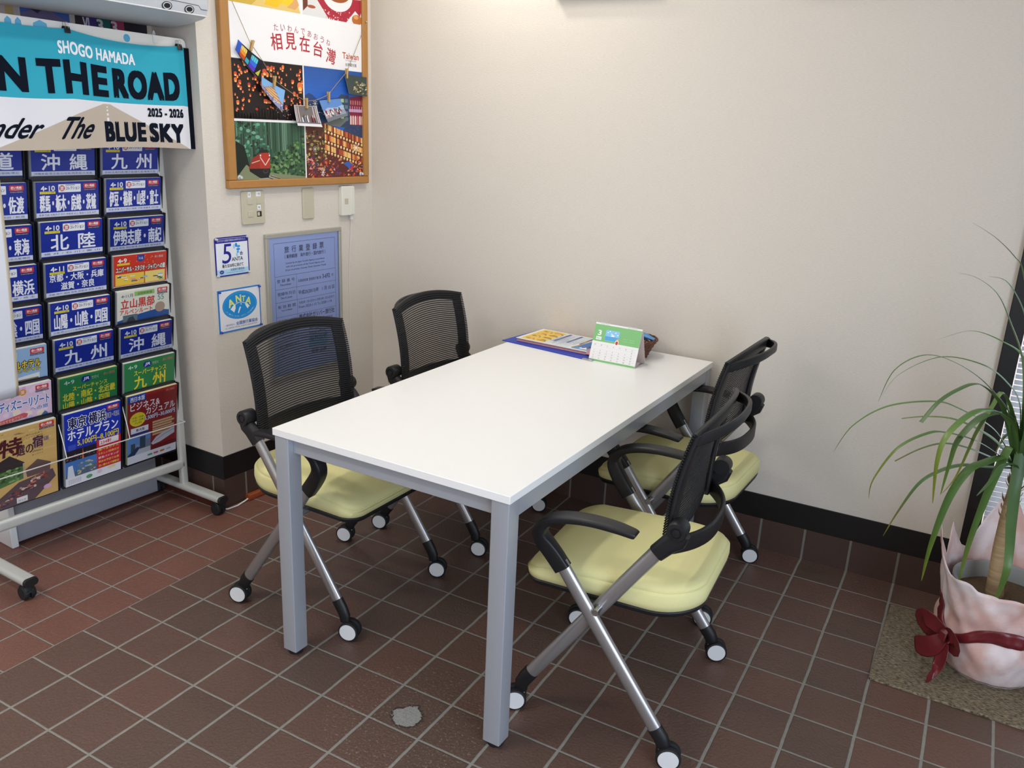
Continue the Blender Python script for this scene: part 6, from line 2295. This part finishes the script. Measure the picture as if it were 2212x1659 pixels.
LEAVES = [
    ([(2.601, -0.386, 0.640), (2.597, -0.388, 0.819), (2.572, -0.396, 1.001), (2.515, -0.417, 1.186), (2.486, -0.428, 1.228), (2.432, -0.448, 1.275), (2.369, -0.470, 1.311)], 0.0075, False, None),
    ([(2.601, -0.386, 0.640), (2.591, -0.389, 0.791), (2.561, -0.397, 0.945), (2.514, -0.409, 1.045), (2.467, -0.422, 1.123), (2.409, -0.437, 1.163), (2.358, -0.451, 1.173)], 0.0085, False, None),
    ([(2.601, -0.386, 0.640), (2.595, -0.384, 0.844), (2.566, -0.377, 0.996), (2.535, -0.368, 1.083), (2.483, -0.355, 1.151), (2.434, -0.341, 1.158)], 0.0100, False, None),
    ([(2.601, -0.386, 0.640), (2.586, -0.377, 0.854), (2.561, -0.363, 0.950), (2.505, -0.330, 0.981), (2.422, -0.283, 0.990), (2.335, -0.233, 0.938)], 0.0055, False, None),
    ([(2.601, -0.386, 0.640), (2.574, -0.402, 0.770), (2.496, -0.447, 0.871), (2.413, -0.495, 0.932), (2.327, -0.544, 0.958), (2.259, -0.584, 0.913), (2.233, -0.598, 0.819)], 0.0050, False, None),
    ([(2.601, -0.386, 0.640), (2.579, -0.384, 0.814), (2.530, -0.380, 0.883), (2.460, -0.374, 0.919), (2.356, -0.365, 0.918), (2.259, -0.356, 0.846), (2.221, -0.353, 0.765)], 0.0060, False, None),
    ([(2.601, -0.386, 0.640), (2.530, -0.412, 0.745), (2.431, -0.448, 0.800), (2.365, -0.472, 0.815), (2.252, -0.513, 0.788), (2.173, -0.542, 0.720), (2.135, -0.555, 0.633)], 0.0070, False, None),
    ([(2.601, -0.386, 0.640), (2.548, -0.450, 0.799), (2.507, -0.498, 0.867), (2.459, -0.555, 0.904), (2.418, -0.604, 0.893), (2.379, -0.651, 0.863), (2.348, -0.688, 0.810)], 0.0080, True, None),
    ([(2.601, -0.386, 0.640), (2.536, -0.375, 0.708), (2.438, -0.357, 0.740), (2.359, -0.343, 0.732), (2.287, -0.331, 0.707)], 0.0085, True, None),
    ([(2.601, -0.386, 0.640), (2.538, -0.397, 0.661), (2.466, -0.410, 0.681), (2.408, -0.420, 0.682), (2.354, -0.430, 0.656), (2.294, -0.440, 0.606)], 0.0070, True, (120, 110, 40)),
    ([(2.601, -0.386, 0.640), (2.498, -0.472, 0.720), (2.410, -0.546, 0.754), (2.364, -0.585, 0.752), (2.302, -0.637, 0.710), (2.260, -0.672, 0.620), (2.258, -0.674, 0.562)], 0.0065, False, (150, 150, 40)),
    ([(2.601, -0.386, 0.640), (2.567, -0.446, 0.775), (2.514, -0.536, 0.835), (2.462, -0.627, 0.845), (2.414, -0.710, 0.798), (2.403, -0.729, 0.726), (2.413, -0.711, 0.604)], 0.0095, False, (150, 150, 40)),
    ([(2.601, -0.386, 0.640), (2.575, -0.408, 0.772), (2.537, -0.440, 0.808), (2.485, -0.484, 0.797), (2.442, -0.519, 0.732), (2.433, -0.527, 0.664), (2.428, -0.531, 0.564)], 0.0120, False, (120, 150, 60)),
    ([(2.601, -0.386, 0.640), (2.566, -0.416, 0.793), (2.525, -0.450, 0.866), (2.505, -0.467, 0.822), (2.482, -0.486, 0.752), (2.473, -0.493, 0.704), (2.455, -0.508, 0.616), (2.431, -0.529, 0.569)], 0.0070, False, (170, 160, 50)),
    ([(2.601, -0.386, 0.640), (2.527, -0.420, 0.639), (2.468, -0.448, 0.640), (2.414, -0.473, 0.617), (2.367, -0.495, 0.572), (2.328, -0.513, 0.477), (2.304, -0.524, 0.398)], 0.0085, False, (160, 140, 60)),
    ([(2.601, -0.386, 0.640), (2.565, -0.422, 0.678), (2.518, -0.469, 0.668), (2.479, -0.508, 0.645), (2.447, -0.540, 0.561), (2.428, -0.559, 0.419), (2.425, -0.562, 0.307)], 0.0120, False, (130, 150, 50)),
    ([(2.601, -0.386, 0.640), (2.572, -0.415, 0.707), (2.550, -0.437, 0.621), (2.534, -0.453, 0.520), (2.522, -0.465, 0.399), (2.520, -0.467, 0.270)], 0.0110, False, (130, 150, 50)),
    ([(2.601, -0.386, 0.640), (2.601, -0.390, 0.725), (2.604, -0.421, 0.666), (2.606, -0.448, 0.593), (2.611, -0.503, 0.520), (2.619, -0.587, 0.418), (2.613, -0.524, 0.269)], 0.0120, False, (120, 150, 60)),
]
fb = MB()
GREEN = [(88, 124, 62), (100, 136, 70), (80, 112, 62), (110, 142, 72), (90, 126, 76)]


def leaf(path, width, col, tipcol=None, blunt=False):
    P = [Vector(q) for q in path]
    # resample
    segs = [(P[i + 1] - P[i]).length for i in range(len(P) - 1)]
    tot = sum(segs)
    n = max(14, int(tot / 0.012))
    out = []
    for k in range(n + 1):
        d = tot * k / n
        i = 0
        while i < len(segs) - 1 and d > segs[i]:
            d -= segs[i]
            i += 1
        t = d / segs[i]
        p0, p1, p2, p3 = P[max(i - 1, 0)], P[i], P[i + 1], P[min(i + 2, len(P) - 1)]
        out.append(0.5 * ((2 * p1) + (-p0 + p2) * t + (2 * p0 - 5 * p1 + 4 * p2 - p3) * t * t + (-p0 + 3 * p1 - 3 * p2 + p3) * t ** 3))
    rings_l = []
    hdir = (P[-1] - P[0])
    hdir.z = 0
    side = Vector((-hdir.y, hdir.x, 0)).normalized() if hdir.length > 1e-4 else Vector((1, 0, 0))
    cols = []
    for k, p in enumerate(out):
        u = k / n
        w = width * min(1.0, 0.55 + 1.8 * u) * ((1 - u ** 2.2) ** 0.8 if not blunt else (1 - 0.45 * u)) + 0.0004
        t = (out[min(k + 1, n)] - out[max(k - 1, 0)]).normalized()
        up = side.cross(t).normalized()
        v = 0.28 * w
        rings_l.append([tuple(p - side * w + up * v), tuple(p), tuple(p + side * w + up * v), tuple(p + up * -0.0008)])
        cc_ = Vector(col)
        if tipcol and u > 0.6:
            cc_ = cc_.lerp(Vector(tipcol), (u - 0.6) / 0.4)
        cols.append(lin(cc_))
    base_i = len(fb.v)
    for rl4 in rings_l:
        fb.v += rl4[:3]
    for k in range(n):
        i0 = base_i + 3 * k
        for f4 in ((i0, i0 + 1, i0 + 4, i0 + 3), (i0 + 1, i0 + 2, i0 + 5, i0 + 4)):
            fb.f.append(f4)
            fb.c.append(cols[k])
            fb.mi.append(0)


for i, (path, width, blunt, tip) in enumerate(LEAVES):
    leaf([(x - PX, y - PY, z - PZ) for x, y, z in path], width * 1.35, GREEN[i % 5], tip, blunt)
rl = random.Random(12)
for k in range(22):      # the rest of the crown
    a = rl.uniform(-1.9, 1.7)
    L_ = rl.uniform(0.30, 0.52)
    e = rl.uniform(0.5, 1.25)
    base = Vector((-0.027, 0, 0.60 + 0.05 * rl.random()))
    path = []
    for j in range(6):
        u = j / 5
        rr_ = L_ * u * math.cos(e) * (1 - 0.1 * u) + 0.25 * L_ * u * u
        zz = L_ * (math.sin(e) * u * 1.15 - 1.15 * u * u * (0.55 + 0.4 * rl.random() * 0.3))
        path.append((base.x + rr_ * math.cos(a), base.y + min(rr_ * math.sin(a), 0.30), base.z + zz))
    leaf(path, rl.uniform(0.006, 0.011), GREEN[k % 5], (130, 140, 50) if k % 3 == 0 else None)
for k in range(14):      # short upright leaves in the heart
    a = 2 * PI * k / 14
    base = Vector((-0.027, 0, 0.615))
    L_ = rl.uniform(0.10, 0.22)
    leaf([tuple(base + Vector((math.cos(a) * L_ * 0.35 * u, math.sin(a) * L_ * 0.35 * u, L_ * u - 0.02 * u * u))) for u in (0, 0.33, 0.66, 1)], 0.008, GREEN[(k + 2) % 5])
fo_ = fb.build('foliage', MT['leaf'], pl, smooth=True, angle=180)

# wrapping paper: pleated cup with flaring points
mb = MB()
NW = 120
rw = random.Random(6)
rings = []
peaks = [(math.radians(193), 0.435, 0.42), (math.radians(95), 0.50, 0.60), (math.radians(20), 0.46, 0.5), (math.radians(-58), 0.405, 0.27), (math.radians(150), 0.39, 0.3)]


def wtop(t):
    h = 0.304 + 0.007 * math.sin(5 * t + 1) + 0.005 * math.sin(11 * t)
    for a, hh, wd in peaks:
        d = abs((t - a + PI) % (2 * PI) - PI)
        h = max(h, 0.300 + (hh - 0.300) * max(0.0, 1 - d / wd) ** 1.1)
    return h


NZ = 26
ph = [rw.uniform(0, 2 * PI) for _ in range(6)]
def wrap_r(t, z):
    v = z / wtop(t)
    base = 0.118 + 0.040 * min(z / 0.10, 1) ** 0.7
    waist = -0.012 * math.exp(-((z - 0.172) / 0.030) ** 2)
    flare = 0.030 * max(0, (z - 0.24) / 0.2)
    cr = 0.0040 * math.sin(3 * t + ph[0] + 4 * v) + 0.0030 * math.sin(5 * t + ph[1] - 9 * v) + 0.0036 * abs(math.sin(4 * t + ph[2] + 7 * v)) + 0.0030 * abs(math.sin(9 * t - 11 * v + ph[3])) + 0.0014 * math.sin(17 * t + 23 * v)
    return base + waist + flare + cr * (0.4 + 0.9 * min(1, v * 2))


for j in range(NZ + 1):
    v = j / NZ
    ring = []
    for k in range(NW):
        t = 2 * PI * k / NW
        z = wtop(t) * v
        r_ = wrap_r(t, z)
        ring.append((r_ * math.cos(t), r_ * math.sin(t), z + 0.001))
    rings.append(ring)
mb.rings(rings, cap=False)
mb.add([(0, 0, 0.002)] + rings[0], [(0, k + 1, (k + 1) % NW + 1) for k in range(NW)])
wp = mb.build('wrapping_paper', MT['wrap'], pl, smooth=True)
sd = wp.modifiers.new('thick', 'SOLIDIFY')
sd.thickness = 0.0009
# ribbon round the waist with a bow
mb = MB()
rings = []
for k in range(97):
    t = 2 * PI * k / 96
    z = 0.174 - 0.052 * math.exp(-((t - math.radians(226)) / 0.42) ** 2) + 0.004 * math.sin(3 * t)
    hw_ = 0.019 + 0.003 * math.sin(4 * t + 1)
    rings.append([((wrap_r(t, zz) + e_) * math.cos(t), (wrap_r(t, zz) + e_) * math.sin(t), zz) for zz, e_ in ((z - hw_, 0.003), (z - hw_ * 0.4, 0.005), (z + hw_ * 0.4, 0.005), (z + hw_, 0.003))])
mb.rings(rings, close=False, cap=False)
rbn = mb.build('ribbon', MT['ribbon'], pl, smooth=True)
rbn.modifiers.new('thick', 'SOLIDIFY').thickness = 0.0008
ba = math.radians(226)
bd_ = Vector((math.cos(ba), math.sin(ba), 0))
bs_ = Vector((-math.sin(ba), math.cos(ba), 0))
B0 = bd_ * 0.168 + Vector((0, 0, 0.124))


def bow_strip(path, w, sc=None):
    m2 = MB()
    P = [B0 + bs_ * a + bd_ * d + Vector((0, 0, z)) for a, d, z in path]
    rg = []
    for i, p in enumerate(P):
        t = (P[min(i + 1, len(P) - 1)] - P[max(i - 1, 0)]).normalized()
        s_ = t.cross(bd_).normalized() if abs(t.dot(bd_)) < 0.9 else Vector((0, 0, 1))
        ww = w * 1.45 * (sc[i] if sc else 1)
        rg.append([tuple(p - s_ * ww + bd_ * 0.004), tuple(p - bd_ * 0.001), tuple(p + s_ * ww + bd_ * 0.004)])
    m2.rings(rg, close=False, cap=False)
    o2 = m2.build('bow_loop', MT['ribbon'], rbn, smooth=True)
    o2.modifiers.new('thick', 'SOLIDIFY').thickness = 0.0008
    ss = o2.modifiers.new('sub', 'SUBSURF')
    ss.levels = ss.render_levels = 1
    return o2


bow_strip([(0, 0.004, 0), (-0.035, 0.026, 0.028), (-0.075, 0.030, 0.026), (-0.090, 0.018, 0.004), (-0.070, 0.008, -0.016), (-0.030, 0.006, -0.006), (0, 0.004, 0)], 0.021, [0.75, 1, 1.05, 1.1, 1.05, 0.95, 0.75])
bow_strip([(0, 0.004, 0), (0.030, 0.024, 0.022), (0.052, 0.030, 0.012), (0.056, 0.020, -0.012), (0.030, 0.010, -0.014), (0, 0.004, 0)], 0.021, [0.75, 1, 1.05, 1.05, 0.95, 0.75])
bow_strip([(0, 0.006, 0), (-0.012, 0.026, -0.040), (-0.038, 0.030, -0.062), (-0.080, 0.034, -0.074)], 0.022, [0.5, 1.0, 1.1, 0.9])
bow_strip([(0.004, 0.006, 0), (0.018, 0.022, -0.050), (0.020, 0.032, -0.090), (0.030, 0.056, -0.106), (0.036, 0.085, -0.110)], 0.016, [0.6, 1.0, 1.0, 0.9, 0.9])
mb = MB()
mb.sweep([B0 + bd_ * 0.004 + Vector((0, 0, 0.020)), B0 + bd_ * 0.018 + Vector((0, 0, 0.010)), B0 + bd_ * 0.020 + Vector((0, 0, -0.010)), B0 + bd_ * 0.006 + Vector((0, 0, -0.020))], rrect(0.026, 0.008, 0.003, 3))
mb.build('bow_knot', MT['ribbon'], rbn, smooth=True)
